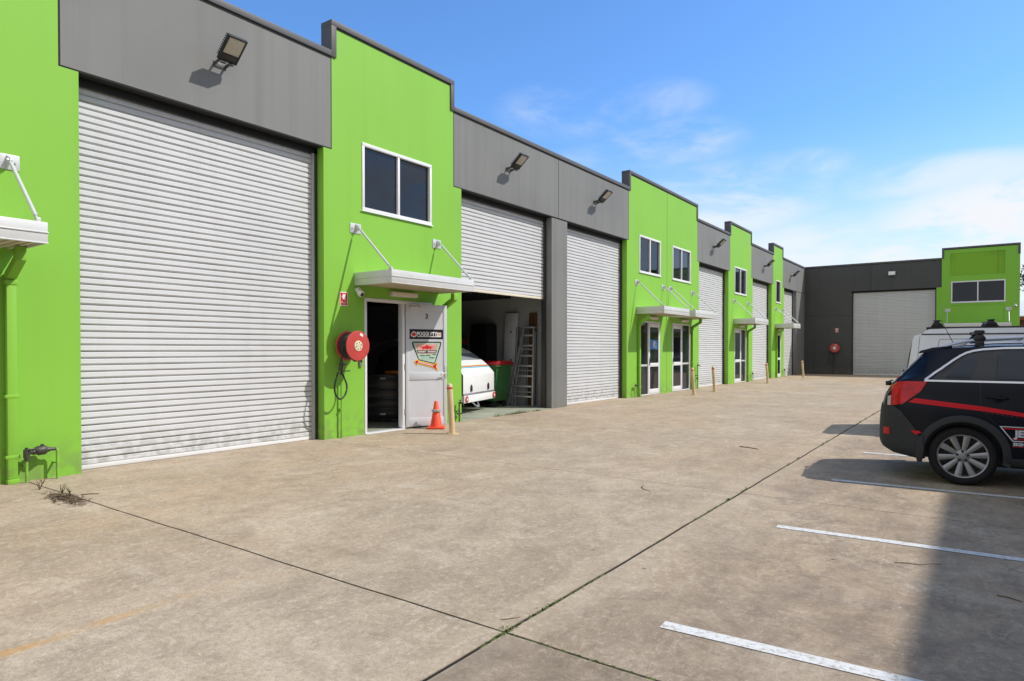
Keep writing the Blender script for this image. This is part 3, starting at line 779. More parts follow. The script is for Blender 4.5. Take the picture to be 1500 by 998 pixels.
def make_walllight(label, y):
    t = thing('wall_light', label, 'light', (XF, y, 2.675), LW, 'bulkhead lights over the entries')
    b = MB(); b.box(-.36, .36, -.03, -.001, -.05, .05, .004); obj('light_base', b, M['silver'], t)
    b = MB(); b.box(-.35, .35, -.10, -.0305, -.045, .045, .018); obj('diffuser', b, M['cream'], t)
    return t
make_walllight('long cream bulkhead light over the open grey door', 9.28)
make_walllight('cream bulkhead light over the glass entry with the blue sign', 21.35)
make_walllight('cream bulkhead light over the second glass entry of the pair', 24.30)
make_walllight('cream bulkhead light over the glass entry under the third awning', 31.65)
make_walllight('cream bulkhead light over the narrow farthest entry', 38.80)
t = thing('keypad', 'small grey intercom box on the green wall right of the hose reel', 'intercom', (XF, 8.185, 1.36), LW)
b = MB(); b.box(-.032, .032, -.035, -.001, -.085, .085, .005); obj('housing', b, M['steel'], t)
b = MB(); b.box(-.022, .022, -.038, -.0355, -.01, .06); obj('key_panel', b, M['black'], t)
# backflow valve by the first roller door
t = thing('backflow_valve', 'dark brass backflow valve on two green pipes at the foot of the nearest green pier', 'valve', (XF, 3.08, 0), LW)
p = MB()
for x in (-.16, .16):
    p = MB(); p.tube([(x, -.13, 0), (x, -.13, .345 if x > 0 else .30)], .0165, 12)
    if x > 0: p.tube([(.16, -.13, .34), (.155, -.13, .362), (.14, -.13, .372)], .017, 10)
    p.box(x-.012, x+.012, -.13, -.001, .19, .205, .002); obj('pipe', p, M['green'], t)
p = MB(); p.tube([(-.16, -.13, .26), (-.16, -.13, .30), (-.16, -.13, .301), (-.16, -.13, .395), (-.16, -.13, .396), (-.16, -.13, .42)], [.024, .024, .034, .034, .018, .018], 12)
p.tube([(-.16, -.13, .362), (-.10, -.13, .362), (-.099, -.13, .362), (-.07, -.13, .362), (-.069, -.13, .368), (-.045, -.13, .370), (.02, -.13, .374), (.045, -.13, .374), (.046, -.13, .374), (.075, -.13, .374), (.076, -.13, .374), (.145, -.13, .374)],
       [.028, .028, .036, .036, .045, .058, .058, .045, .03, .03, .021, .021], 16)
p.tube([(.0, -.13, .42), (.0, -.13, .445)], .018, 10); p.tube([(-.08, -.16, .40), (-.15, -.18, .405)], .008, 6)
obj('valve_body', p, M['brass'], t)
def make_tap(label, y, h, loop):
    t = thing('garden_tap', label, 'tap', (XF, y, 0), LW, 'taps at the foot of the green piers')
    p = MB()
    if loop:
        for x in (-.10, .10): p = MB(); p.tube([(x, -.10, 0), (x, -.10, h*.8)], .014, 10); obj('pipe', p, M['green'], t)
        q = MB(); q.tube([(-.10, -.10, h*.8), (-.10, -.10, h), (-.04, -.10, h), (-.039, -.10, h), (.05, -.10, h), (.051, -.10, h), (.10, -.10, h), (.10, -.10, h*.8)], [.018, .02, .02, .036, .036, .02, .02, .018], 10); obj('valve_body', q, M['brass'], t)
    else:
        p.tube([(0, -.07, 0), (0, -.07, h)], .015, 10); p.box(-.02, .02, -.085, -.001, h*.55, h*.58); obj('pipe', p, M['brass'], t)
        q = MB(); q.tube([(0, -.06, h*.99), (0, -.12, h*1.0), (.01, -.17, h-.01), (.01, -.185, h-.07)], [.02, .022, .017, .015], 10); q.tube([(0, -.10, h), (0, -.10, h+.055)], .012, 8); q.tube([(-.035, -.10, h+.058), (.035, -.10, h+.058)], .010, 8)
        q.box(-.06, .05, -.10, -.05, h*.40, h*.48, .01)
        obj('tap_head', q, M['brass'], t)
    return t
make_tap('thin standpipe tap behind the bollard on the green pier of the open bay', 10.93, .42, False)
make_tap('low looped water pipe left of the glass entry with the blue sign', 19.88, .40, True)
make_tap('tall standpipe tap at the right edge of the paired green entries', 25.62, .95, False)
make_tap('low looped water pipe on the third green pier', 33.25, .40, True)
make_tap('low looped water pipe at the narrow farthest green pier', 39.66, .42, True)

# ------------------------------------------------------------------ bollards, cone
def make_bollard(label, x, y, lean=4.3):
    t = thing('bollard', label, 'bollard', (x, y, 0), 0, 'leaning bollards in front of the green piers')
    a = R(lean); f = lambda X, Y, Z: (X*math.cos(a)-Z*math.sin(a), Y, Z*math.cos(a)+X*math.sin(a)+.005)
    b = MB(f); b.lathe([(.055, .01), (.055, .885), (.053, .905), (.044, .93), (.026, .945), (.006, .95)], 24); po = obj('post', b, M['bollard'], t)
    b = MB(f); b.lathe([(.0555, .842), (.0575, .843), (.0575, .872), (.0555, .873)], 24, close=False); obj('red_band', b, M['redpaint'], t)
    b = MB(); b.lathe([(.06, .014), (.118, .012), (.12, .008), (.12, .001)], 24)
    for k in range(4):
        q = math.pi/4+k*math.pi/2; b.lathe([(.011, .012), (.011, .032), (.006, .038)], 8, (.092*math.cos(q), .092*math.sin(q), 0))
    obj('base_flange', b, M['bollard'], t)
    return t
bo = make_bollard('leaning cream bollard with red band beside the orange traffic cone', -8.10, 9.30)
for lb, x, y, rz in (('leaning cream bollard in front of the second glass entry of the pair', -8.14, 22.06, 5), ('leaning cream bollard in front of the roller door past the paired entries', -8.16, 24.27, -8),
                 ('leaning cream bollard before the roller door past the third green pier', -8.10, 31.48, 3), ('farthest leaning cream bollard beside the charcoal end wall', -8.13, 38.99, 10)):
    dup(bo, (x, y, 0), (0, 0, R(rz)), lb)
t = thing('traffic_cone', 'orange traffic cone with a grey collar standing against the open grey door', 'cone', (-8.93, 9.76, 0), R(40))
b = MB(); b.box(-.17, .17, -.17, .17, .002, .045, .012); obj('cone_base', b, M['cone'], t)
b = MB(); b.lathe([(.125, .046), (.118, .06), (.036, .545), (.030, .552), (.012, .553)], 32); obj('cone_body', b, M['cone'], t)
b = MB(); b.lathe([(.072, .345), (.092, .338), (.097, .36), (.092, .382), (.070, .388)], 24, close=False)
obj('collar', b, mat('reflective_collar', (.45, .46, .48), .3, .4, .5, 30), t)

# ------------------------------------------------------------------ inside the open bay
t = thing('camper_trailer', 'white teardrop camper trailer with red tail lights backed into the open bay', 'trailer', (-10.035, 11.92, 0), math.atan2(.965, -.264))
prof = [(.0, .52), (.0, .97), (.03, 1.02), (.20, 1.19), (.40, 1.345), (.65, 1.50), (1.0, 1.67), (1.4, 1.79), (1.9, 1.83), (2.4, 1.72), (2.7, 1.45), (2.8, 1.0), (2.8, .52)]
b = MB(); b.prism(prof, 0, 1.95, 'x', .012); obj('body', b, M['white'], t)
b = MB(); b.prism([(.35, .95), (2.45, .95), (2.3, 1.45), (1.9, 1.66), (1.4, 1.64), (.9, 1.45)], -.018, -.0095, 'x', .003); obj('side_window', b, M['glass'], t)
b = MB(); b.prism([(y_*.99+.012, .53 if z_ < .6 else z_-.012) for y_, z_ in prof], -.009, -.001, 'x'); obj('shaded_side', b, M['guide'], t)  # dark sheet over the white side, paints it as unlit
b = MB(); b.box(.0, 1.95, -.03, .10, .30, .475, .01); bm_ = obj('rear_bumper', b, M['white'], t)
b = MB(); b.box(.005, 1.945, -.012, .06, .478, .517, .004); obj('trim_strip', b, M['steel'], t)
def onhatch(y0, y1, x0, x1, th):
    def zz(y):
        for (a, za), (c, zc) in zip(prof[1:], prof[2:]):
            if a <= y <= c: return za+(zc-za)*(y-a)/(c-a)
    q = MB(); q.prism([(y0, zz(y0)+.001), (y0-th*.6, zz(y0)+th), (y1-th*.6, zz(y1)+th), (y1, zz(y1)+.001)], x0, x1, 'x'); return q
obj('orange_stripe', onhatch(.165, .195, .01, 1.94, .006), mat('trailer_orange_stripe', (.62, .20, .03), .4), t)
obj('blue_stripe', onhatch(.135, .158, .01, 1.94, .006), mat('trailer_blue_stripe', (.10, .48, .62), .4), t)
obj('hatch_window', onhatch(.36, .62, .2, 1.94, .008), mat('trailer_grey_panel', (.25, .28, .31), .3), t)
for x in (.45, 1.52):
    b = MB(); b.prism([(x-.05, .56), (x+.05, .56), (x+.05, .68), (x, .73), (x-.05, .68)], -.022, -.0005, 'y', .004); obj('catch', b, M['black'], t)
for x in (.12, 1.84):
    b = MB(); b.lathe([(.085, -.034), (.085, -.045), (.075, -.052), (.01, -.054)], 24, (x, 0, .39), 'y'); o = obj('tail_light', b, M['red'], t)
    b = MB(); b.lathe([(.03, -.0545), (.028, -.058), (.005, -.059)], 16, (x, 0, .39), 'y'); obj('reflector', b, M['white'], o)
b = MB(); b.tube([(.55, .02, .30), (.62, -.05, .20), (.80, -.06, .19), (.85, .02, .30)], .018, 8); b.box(.62, .80, -.08, -.05, .16, .22, .004); obj('tow_step', b, M['steel'], t)
for x in (.12, 1.83):
    b = MB(); b.lathe([(.16, -.09), (.29, -.09), (.31, -.07), (.31, .07), (.29, .09), (.16, .09)], 28, (x, 1.4, .325), 'x'); w = obj('wheel', b, M['rubber'], t)
    b = MB(); b.lathe([(.03, -.06), (.158, -.07), (.158, .07), (.03, .06)], 20, (x, 1.4, .325), 'x'); obj('rim', b, M['steel'], w)
t = thing('wheelie_bin', 'dark green wheeled bin with red lid beside the white camper trailer', 'bin', (-11.14, 14.30, .012))
M['bing'] = mat('bin_green_plastic', (.030, .115, .032), .5, 0, .12, 5); M['binr'] = mat('bin_red_lid', (.30, .012, .014), .45, 0, .1, 5)
b = MB(); c0 = [(-.44, -.30), (.44, -.30), (.44, .30), (-.44, .30)]; c1 = [(-.55, -.38), (.55, -.38), (.55, .38), (-.55, .38)]
A = [b.v(x, y, .17) for x, y in c0]; B_ = [b.v(x, y, 1.14) for x, y in c1]; b.bm.faces.new(A[::-1]); b.bm.faces.new(B_)
for k in range(4): b.bm.faces.new([A[k], A[(k+1) % 4], B_[(k+1) % 4], B_[k]])
bmesh.ops.bevel(b.bm, geom=b.bm.edges[:], offset=.03, segments=2, affect='EDGES')
b.box(-.58, .58, -.41, .41, 1.10, 1.15, .015)
for x in (-.3, -.1, .1, .3): b.prism([(-.31, .2), (-.34, .2), (-.405, 1.08), (-.375, 1.08)], x-.02, x+.02, 'x')
bo_ = obj('bin_body', b, M['bing'], t)
b = MB(); b.prism([(-.42, 1.155), (.42, 1.155), (.42, 1.20), (.25, 1.27), (-.25, 1.27), (-.42, 1.20)], -.59, .59, 'x', .012); obj('lid', b, M['binr'], t)
b = MB(); b.tube([(.2, -.42, 1.20), (.25, -.46, 1.12), (.33, -.45, 1.06)], .012, 8); obj('lid_handle', b, mat('bin_handle_green', (.25, .42, .12), .5), t)
b = MB(); b.box(-.30, -.08, -.385, -.365, .83, .95); obj('orange_label', b, mat('bin_orange_label', (.60, .20, .03), .5), t)
for x in (-.38, .38):
    for y in (-.22, .22):
        b = MB(); b.lathe([(.02, -.025), (.078, -.025), (.085, -.012), (.085, .012), (.078, .025), (.02, .025)], 20, (x, y, .085), 'x'); b.box(x-.03, x+.03, y-.03, y+.03, .10, .172); obj('castor', b, M['black'], t)
t = thing('stepladder', 'folded aluminium stepladder leaning on the wall inside the open bay', 'ladder', (-10.45, 14.85, .012))
al = mat('ladder_aluminium', (.50, .51, .52), .38, .5, .08, 8)
ln_ = R(7)
ladm = lambda x, y, z: (x+.055*z, y*math.cos(ln_)+z*math.sin(ln_), z*math.cos(ln_)-y*math.sin(ln_))
for s in (-1, 1):
    b = MB(ladm); b.prism([(s*.42-.022, .01), (s*.42+.022, .01), (s*.17+.022, 2.18), (s*.17-.022, 2.18)], -.03, .03, 'y', .004); obj('rail', b, al, t)
for k in range(7):
    z = .27+.285*k; w_ = .42-.25*z/2.18
    b = MB(ladm); b.box(-w_+.022, w_-.022, -.045, .045, z-.022, z+.022, .003); obj('tread', b, al, t)
b = MB(ladm); b.box(-.22, .22, -.07, .09, 2.185, 2.225, .006); obj('top_step', b, al, t)
for s in (-1, 1):
    b = MB(ladm); b.prism([(s*.36-.015+.04, .01), (s*.36+.015+.04, .01), (s*.18+.015, 2.1), (s*.18-.015, 2.1)], .06, .10, 'y', .003); obj('rear_leg', b, al, t)
for z in (.4, 1.0, 1.6):
    b = MB(ladm); w_ = .36-.18*z/2.1; b.box(-w_+.03, w_+.0, .07, .09, z-.015, z+.015); obj('rear_brace', b, al, t)
def leaner(name, label, cat, x0, x1, h, th, m, y=15.12, lean=3.):
    t = MB(lambda x, yy, z: (x, yy*math.cos(R(lean))+z*math.sin(R(lean)), z*math.cos(R(lean))-yy*math.sin(R(lean))))
    xc = (x0+x1)/2; t.box(x0-xc, x1-xc, -th, 0, 0.003, h, .004)
    o = tag(obj(name, t, m), label, cat); o.location = (xc, y-h*math.sin(R(lean))+.12, .013); return o
M['timber'] = mat('rough_timber', (.20, .095, .035), .75, 0, .3, 5, (8, 8, .6), .2)
bd = leaner('door_panel', 'tall white door panel leaning on the wall behind the green bin', 'panel', -11.22, -10.77, 2.62, .035, mat('white_door_panel', (.62, .63, .66), .5))
for z in (2.05, 1.25):
    k_ = MB(); k_.box(.06, .10, -.045, -.0355, z, z+.05); obj('hinge_plate', k_, M['black'], bd)
leaner('timber_plank', 'long brown timber plank upright beside the bay opening', 'plank', -9.90, -9.79, 2.56, .045, M['timber'], 15.05, 2.)
leaner('timber_board', 'brown board standing behind the stepladder', 'board', -10.42, -10.16, 2.60, .025, mat('brown_board', (.12, .055, .022), .7, 0, .3, 5, (8, 8, .6)), 15.16, 2.)
t = thing('wire_rack', 'black wire mesh panel leaning between white panel and stepladder', 'rack', (-10.60, 15.06, .013))
b = MB(lambda x, y, z: (x, y+z*.05, z))
for k in range(8): b.tube([(-.2+k*.057, 0, .9), (-.2+k*.057, 0, 2.2)], .004, 5)
for k in range(20): b.tube([(-.2, 0, .92+k*.067), (.2, 0, .92+k*.067)], .004, 5)
b.tube([(-.2, 0, .0), (-.2, 0, 2.22)], .008, 6); b.tube([(.2, 0, .0), (.2, 0, 2.22)], .008, 6)
obj('mesh_grid', b, M['black'], t)
t = thing('doorway', 'black box standing in for a dark doorway behind the white camper trailer', 'doorway', (-11.88, 15.05, .012))
b = MB(); b.box(-.29, .29, -.24, .24, 0, 2.30, .006); obj('carcass', b, mat('doorway_black', (.010, .010, .011), .5), t)  # black box painting the darkness of a doorway, its handle added
b = MB(); b.box(.20, .22, -.262, -.241, 1.0, 1.15); obj('handle', b, M['steel'], t)
t = thing('storage_shelf', 'steel shelf with boxes at the back of the open bay', 'shelf', (-13.0, 15.03, .012))
for z in (.4, 1.1, 1.7):
    b = MB(); b.box(-.75, .75, -.25, .25, z, z+.03); obj('shelf_board', b, M['steel'], t)
for x in (-.74, .74):
    for y in (-.24, .24):
        b = MB(); b.box(x-.018, x+.018, y-.018, y+.018, 0, 2.1); obj('upright', b, M['steel'], t)
o = MB(); o.box(-.45, .45, -.2, .2, 0, .16, .008); o = tag(obj('toolbox', o, M['red']), 'red flat toolbox on the top shelf at the back of the bay', 'toolbox'); o.location = (-12.75, 15.0, 1.745)
o = MB(); o.box(-.4, .4, -.2, .2, 0, .30, .008); o = tag(obj('crate', o, mat('blue_crate', (.05, .13, .22), .5)), 'dark blue crate on the middle shelf behind the camper trailer', 'crate'); o.location = (-12.75, 15.0, 1.145)
# seen through the open door
t = thing('tool_cabinet', 'black drawer cabinet with white label plates just inside the open door', 'cabinet', (-10.72, 10.02, .012), R(42))
b = MB(); b.box(-.48, .48, -.26, .26, .06, 1.0, .006); b.box(-.50, .50, -.28, .28, 1.001, 1.035, .004); cb = obj('carcass', b, mat('black_cabinet_paint', (.012, .012, .014), .35), t)
for k in range(4):
    b = MB(); b.box(-.46, .46, -.272, -.261, .10+k*.225, .31+k*.225, .003); dr = obj('drawer', b, mat('cabinet_drawer_black', (.016, .016, .018), .3), t)
    b = MB(); b.tube([(-.3, -.274, .27+k*.225), (-.3, -.30, .27+k*.225), (.3, -.30, .27+k*.225), (.3, -.274, .27+k*.225)], .006, 6); obj('handle', b, M['guide'], dr)
for z in (.16, .93):
    b = MB(); b.box(-.06, .06, -.278, -.2725, z, z+.035); obj('label_plate', b, M['white'], t)
b = MB(lambda x, y, z: (x+.04*math.sin(y*20), y+.03*math.sin(x*15), z*(1-.5*abs(x)/.2)+.008*math.sin(x*40+y*31)))
b.box(-.17, .17, -.13, .13, .0, .11, .03, seg=3)
o = tag(obj('rag', b, mat('orange_hi_vis_cloth', (1., .24, .02), .7, 0, .3, 9)), 'bright orange cloth heaped on top of the black cabinet', 'cloth'); o.location = (-10.50, 10.16, 1.048)

# ------------------------------------------------------------------ weeds, litter
M['leafw'] = mat('weed_leaf', (.115, .165, .035), .6, 0, .45, 30); M['moss'] = mat('joint_moss', (.075, .095, .025), .9, 0, .5, 30)
M['twig'] = mat('dry_twig', (.15, .085, .045), .8, 0, .3, 30)
rw = random.Random(11); wd = MB(); wdn = 0
def blade(x, y, z0, h, lean, a, w):
    dx, dy = math.cos(a), math.sin(a); px, py = -dy*w, dx*w
    p0 = (x-px, y-py, z0); p1 = (x+px, y+py, z0); m0 = (x+dx*lean*.4-px*.8, y+dy*lean*.4-py*.8, z0+h*.65); m1 = (x+dx*lean*.4+px*.8, y+dy*lean*.4+py*.8, z0+h*.65); tp = (x+dx*lean, y+dy*lean, z0+h)
    v = [wd.v(*q) for q in (p0, p1, m1, m0, tp)]
    wd.bm.faces.new([v[0], v[1], v[2], v[3]]); wd.bm.faces.new([v[3], v[2], v[4]])
def clump(x, y, n, spread, hmax, along):
    for _ in range(n):
        ax, ay = (rw.gauss(0, spread), rw.gauss(0, .009)) if along == 'x' else (rw.gauss(0, .009), rw.gauss(0, spread))
        h = hmax*rw.uniform(.3, 1)
        blade(x+ax, y+ay, -.01, h, rw.uniform(.2, 1.0)*h, rw.uniform(0, 6.28), rw.uniform(.002, .005))
y = 2.4
while y < 22:
    dens = .5+.5*math.sin(y*2.1+.6)+.35*math.sin(y*5.3)
    if rw.random() < dens*(.9 if y < 8.5 else .7): clump(-2.18+rw.uniform(-.01, .01), y, rw.randint(14, 46), .045, rw.uniform(.014, .036), 'y')
    y += .13
for k in range(9): clump(-2.19+rw.gauss(0, .02), 2.95+rw.gauss(0, .03), 14, .03, .024, 'y')
x = -2.2
while x < -.2:
    if rw.random() < .7: clump(x, 2.955, rw.randint(8, 26), .04, rw.uniform(.010, .026), 'x')
    x += .09
for x in (-8.9, -6.3, -5.1, -4.6, -3.1): clump(x, 2.952, 12, .05, .02, 'x')
for k in range(22):
    y = rw.choice([12.4, 12.9, 13.1, 13.2, 13.35, 13.9, 14.0])+rw.gauss(0, .12)
    clump(-9.33, y, 22, .09, rw.uniform(.04, .12), 'y')
for y in (3.7, 4.4, 5.0, 15.7, 16.2, 26.2, 26.9, 27.6): clump(-9.40, y, 8, .1, .03, 'y')
o = obj('joint_weeds', wd, M['leafw'], sharp=False, recalc=False); o['kind'] = 'stuff'
ms = MB()
def mossy(x, y, rx, ry, h):
    n = 10; c = ms.v(x, y, h); ring = [ms.v(x+rx*math.cos(2*math.pi*k/n)*rw.uniform(.6, 1.2), y+ry*math.sin(2*math.pi*k/n)*rw.uniform(.6, 1.2), -.012) for k in range(n)]
    for k in range(n): ms.bm.faces.new([c, ring[k], ring[(k+1) % n]])
y = 2.4
while y < 22:
    if .5+.5*math.sin(y*2.1+.6) > .55: mossy(-2.18, y, .014, .06, .004)
    y += .09
x = -2.2
while x < -.3: mossy(x, 2.953, .06, .016, .006); x += .1
o = obj('joint_moss', ms, M['moss']); o['kind'] = 'stuff'
# heap of leaf litter where the joint meets the pier
dt = MB()
for _ in range(520):
    q = rw.gauss(0, .20); x = -7.93+q; y = 2.85+rw.gauss(0, .05)*(1.3-abs(q)); z = .003+.012*max(0, 1-abs(q)/.5)*rw.random()
    a = rw.uniform(0, 6.28); l_ = rw.uniform(.008, .03); w_ = rw.uniform(.002, .008); ti = rw.uniform(-.4, .4)
    dx, dy = math.cos(a), math.sin(a)
    dt.face([(x-dx*l_-dy*w_, y-dy*l_+dx*w_, z), (x-dx*l_+dy*w_, y-dy*l_-dx*w_, z+.002), (x+dx*l_+dy*w_, y+dy*l_-dx*w_, z+.004+abs(ti)*l_), (x+dx*l_-dy*w_, y+dy*l_+dx*w_, z+.003+abs(ti)*l_)])
o = obj('leaf_litter', dt, mat('leaf_litter_brown', (.13, .085, .05), .9, 0, .5, 40), sharp=False, recalc=False); o['kind'] = 'stuff'
def sapling(label, x, y, h, leaves, seed):
    r_ = random.Random(seed); t = thing('weed', label, 'weed', (x, y, 0))
    s = MB(); tips = []
    for k in range(5 if not leaves else 3):
        a = r_.uniform(0, 6.28); l = h*r_.uniform(.6, 1); p = [(0, 0, 0), (math.cos(a)*l*.2, math.sin(a)*l*.2, l*.5), (math.cos(a+.4)*l*.5, math.sin(a+.4)*l*.5, l)]
        s.tube(p, [.005, .004, .0015], 5); tips.append(p)
        if not leaves: s.tube([p[1], (p[1][0]+r_.uniform(-.06, .06), p[1][1]+r_.uniform(-.06, .06), p[1][2]+.07)], [.003, .001], 5)
    obj('stem', s, M['twig'] if not leaves else M['leafw'], t)
    if leaves:
        s = MB()
        for p in tips:
            for k in range(leaves):
                q = Vector(p[0]).lerp(Vector(p[2]), r_.uniform(.25, 1)); a = r_.uniform(0, 6.28); l = r_.uniform(.018, .035); w_ = l*.3
                d = Vector((math.cos(a), math.sin(a), r_.uniform(-.1, .5))); n = Vector((-d.y, d.x, 0))
                s.face([q, q+d*l*.5+n*w_, q+d*l, q+d*l*.5-n*w_])
        obj('leaves', s, M['leafw'], t, recalc=False, sharp=False)
sapling('dead leafless weed in the joint near the backflow valve', -8.68, 2.86, .15, 0, 1)
sapling('taller green seedling in the leaf litter by the nearest roller door', -8.25, 2.93, .13, 9, 2)
sapling('shorter bushy green seedling at the right of the leaf litter', -8.0, 2.93, .11, 12, 5)
def twig(label, pts, r=.006):
    z = r*.8; cx = sum(p[0] for p in pts)/len(pts); cy = sum(p[1] for p in pts)/len(pts)
    b = MB(); b.tube([(x-cx, y-cy, z+r*.6*math.sin(i*1.7)) for i, (x, y) in enumerate(pts)], [r*(1-.5*i/len(pts)) for i in range(len(pts))], 6)
    o = tag(obj('twig', b, M['twig']), label, 'twig', 'twigs fallen on the concrete'); o.location = (cx, cy, 0)
twig('brown stick on the concrete right of the leaf litter', [(-8.00, 3.02), (-7.95, 3.10), (-7.90, 3.16)], .006)
twig('dark curved twig lying left of the long weedy joint', [(-3.22, 7.10), (-3.20, 6.99), (-3.13, 6.89), (-3.02, 6.84)], .005)
twig('reddish bark strip on the concrete beyond the long joint', [(-3.22, 10.82), (-3.06, 10.77), (-2.9, 10.71)], .008)
twig('thin brown twig along the edge of the shade between two bay lines', [(-.53, 5.62), (-.45, 5.66), (-.38, 5.67), (-.31, 5.75), (-.24, 5.78)], .0035)
twig('short twig in the shade of the nearest empty bay', [(.08, 5.26), (.14, 5.25), (.21, 5.22)], .004)
twig('thin pale twig by the crossing of the concrete joints', [(-2.30, 3.07), (-2.26, 3.12), (-2.23, 3.17)], .0025)
# ------------------------------------------------------------------ vehicles
def lerp_tab(tab, x):
    if x <= tab[0][0]: return tab[0][1]
    for (a, va), (b, vb) in zip(tab, tab[1:]):
        if a <= x <= b: return va+(vb-va)*(x-a)/(b-a)
    return tab[-1][1]
class CarBody:
    """lofted shell: local X forward, Y from the near side (0) to the far side, Z up"""
    def __init__(s, xs, top, bot, hwM, hwR, yc, belt, lowtop, hitop):
        s.yc = yc; bm = bmesh.new(); rings = []
        for x in xs:
            T, B, m = lerp_tab(top, x), lerp_tab(bot, x), lerp_tab(hwM, x)
            zb = min(belt, T-.085); k = max(0, min(1, (T-lowtop)/(hitop-lowtop)))
            e = (m-.085)*(1-k)+min(lerp_tab(hwR, x), m-.085)*k
            h = zb-B
            P = [(0, B), (m*.80, B), (m*.955, B+.05), (m-.012, B+.30*h), (m, B+.55*h), (m-.010, B+.8*h), (m-.034, zb), (m-.034+(e-m+.034)*.5+.012*k, zb+(T-.055-zb)*.5), (e, T-.055), (e-.055, T-.020), (e*.5, T-.005), (0, T)]
            Q = []
            for i in range(len(P)-1):
                p0, p1, p2, p3 = P[max(0, i-1)], P[i], P[i+1], P[min(len(P)-1, i+2)]
                if i == 0: p0 = (-p2[0], p2[1])
                if i == len(P)-2: p3 = (-p1[0], p1[1])
                for q in range(5):
                    u = q/5
                    Q.append(tuple(.5*(2*p1[c]+(p2[c]-p0[c])*u+(2*p0[c]-5*p1[c]+4*p2[c]-p3[c])*u*u+(3*p1[c]-p0[c]-3*p2[c]+p3[c])*u**3) for c in (0, 1)))
            Q.append(P[-1])
            ring = [bm.verts.new((x, yc-y, z)) for y, z in Q]+[bm.verts.new((x, yc+y, z)) for y, z in Q[-2:0:-1]]
            rings.append(ring)
        n = len(rings[0])
        for A, B_ in zip(rings, rings[1:]):
            for k in range(n):
                f = bm.faces.new([A[k], A[(k+1) % n], B_[(k+1) % n], B_[k]]); f.smooth = True
        bm.faces.new(rings[0][::-1]); bm.faces.new(rings[-1])
        bmesh.ops.recalc_face_normals(bm, faces=bm.faces[:])
        bm.normal_update(); s.bm = bm; s.bvh = BVHTree.FromBMesh(bm)
    def patch(s, poly, off, y0=-9., y1=9.):
        """the piece of skin inside a convex (x,z) polygon, lifted off by 'off'"""
        b = s.bm.copy(); b.normal_update()
        area = sum(p[0]*q[1]-q[0]*p[1] for p, q in zip(poly, poly[1:]+poly[:1]))
        if area < 0: poly = poly[::-1]
        for p, q in zip(poly, poly[1:]+poly[:1]):
            dx, dz = q[0]-p[0], q[1]-p[1]
            bmesh.ops.bisect_plane(b, geom=b.verts[:]+b.edges[:]+b.faces[:], plane_co=(p[0], 0, p[1]), plane_no=(dz, 0, -dx), clear_outer=True)
        bmesh.ops.bisect_plane(b, geom=b.verts[:]+b.edges[:]+b.faces[:], plane_co=(0, y1, 0), plane_no=(0, 1, 0), clear_outer=True)
        bmesh.ops.bisect_plane(b, geom=b.verts[:]+b.edges[:]+b.faces[:], plane_co=(0, y0, 0), plane_no=(0, 1, 0), clear_inner=True)
        if not b.faces: return b
        b.normal_update(); nn = {}
        for v in b.verts:
            h = s.bvh.find_nearest(v.co); nn[v] = v.normal.copy() if v.normal.length > .1 else h[1]
        ed = [e for e in b.edges if e.is_boundary]
        r = bmesh.ops.extrude_edge_only(b, edges=ed)
        sk = [g_ for g_ in r['geom'] if isinstance(g_, bmesh.types.BMVert)]
        for v, q in nn.items(): v.co += q*off
        for v in sk:                                   # skirt back into the body so the piece has an edge
            h = s.bvh.find_nearest(v.co); v.co = h[0]-h[1]*.004
        for f in b.faces: f.smooth = True
        return b
    def drape(s, bm_, off, far=False):
        """push a flat (x,z) mesh onto the side"""
        for v in bm_.verts:
            o = Vector((v.co.x, -2 if not far else 2*s.yc+2, v.co.z)); d = Vector((0, 1 if not far else -1, 0))
            h = s.bvh.ray_cast(o, d)
            y = h[0].y if h[0] else (0 if not far else 2*s.yc)
            v.co.y = y-(off+v.co.y)*(1 if not far else -1)
        return bm_
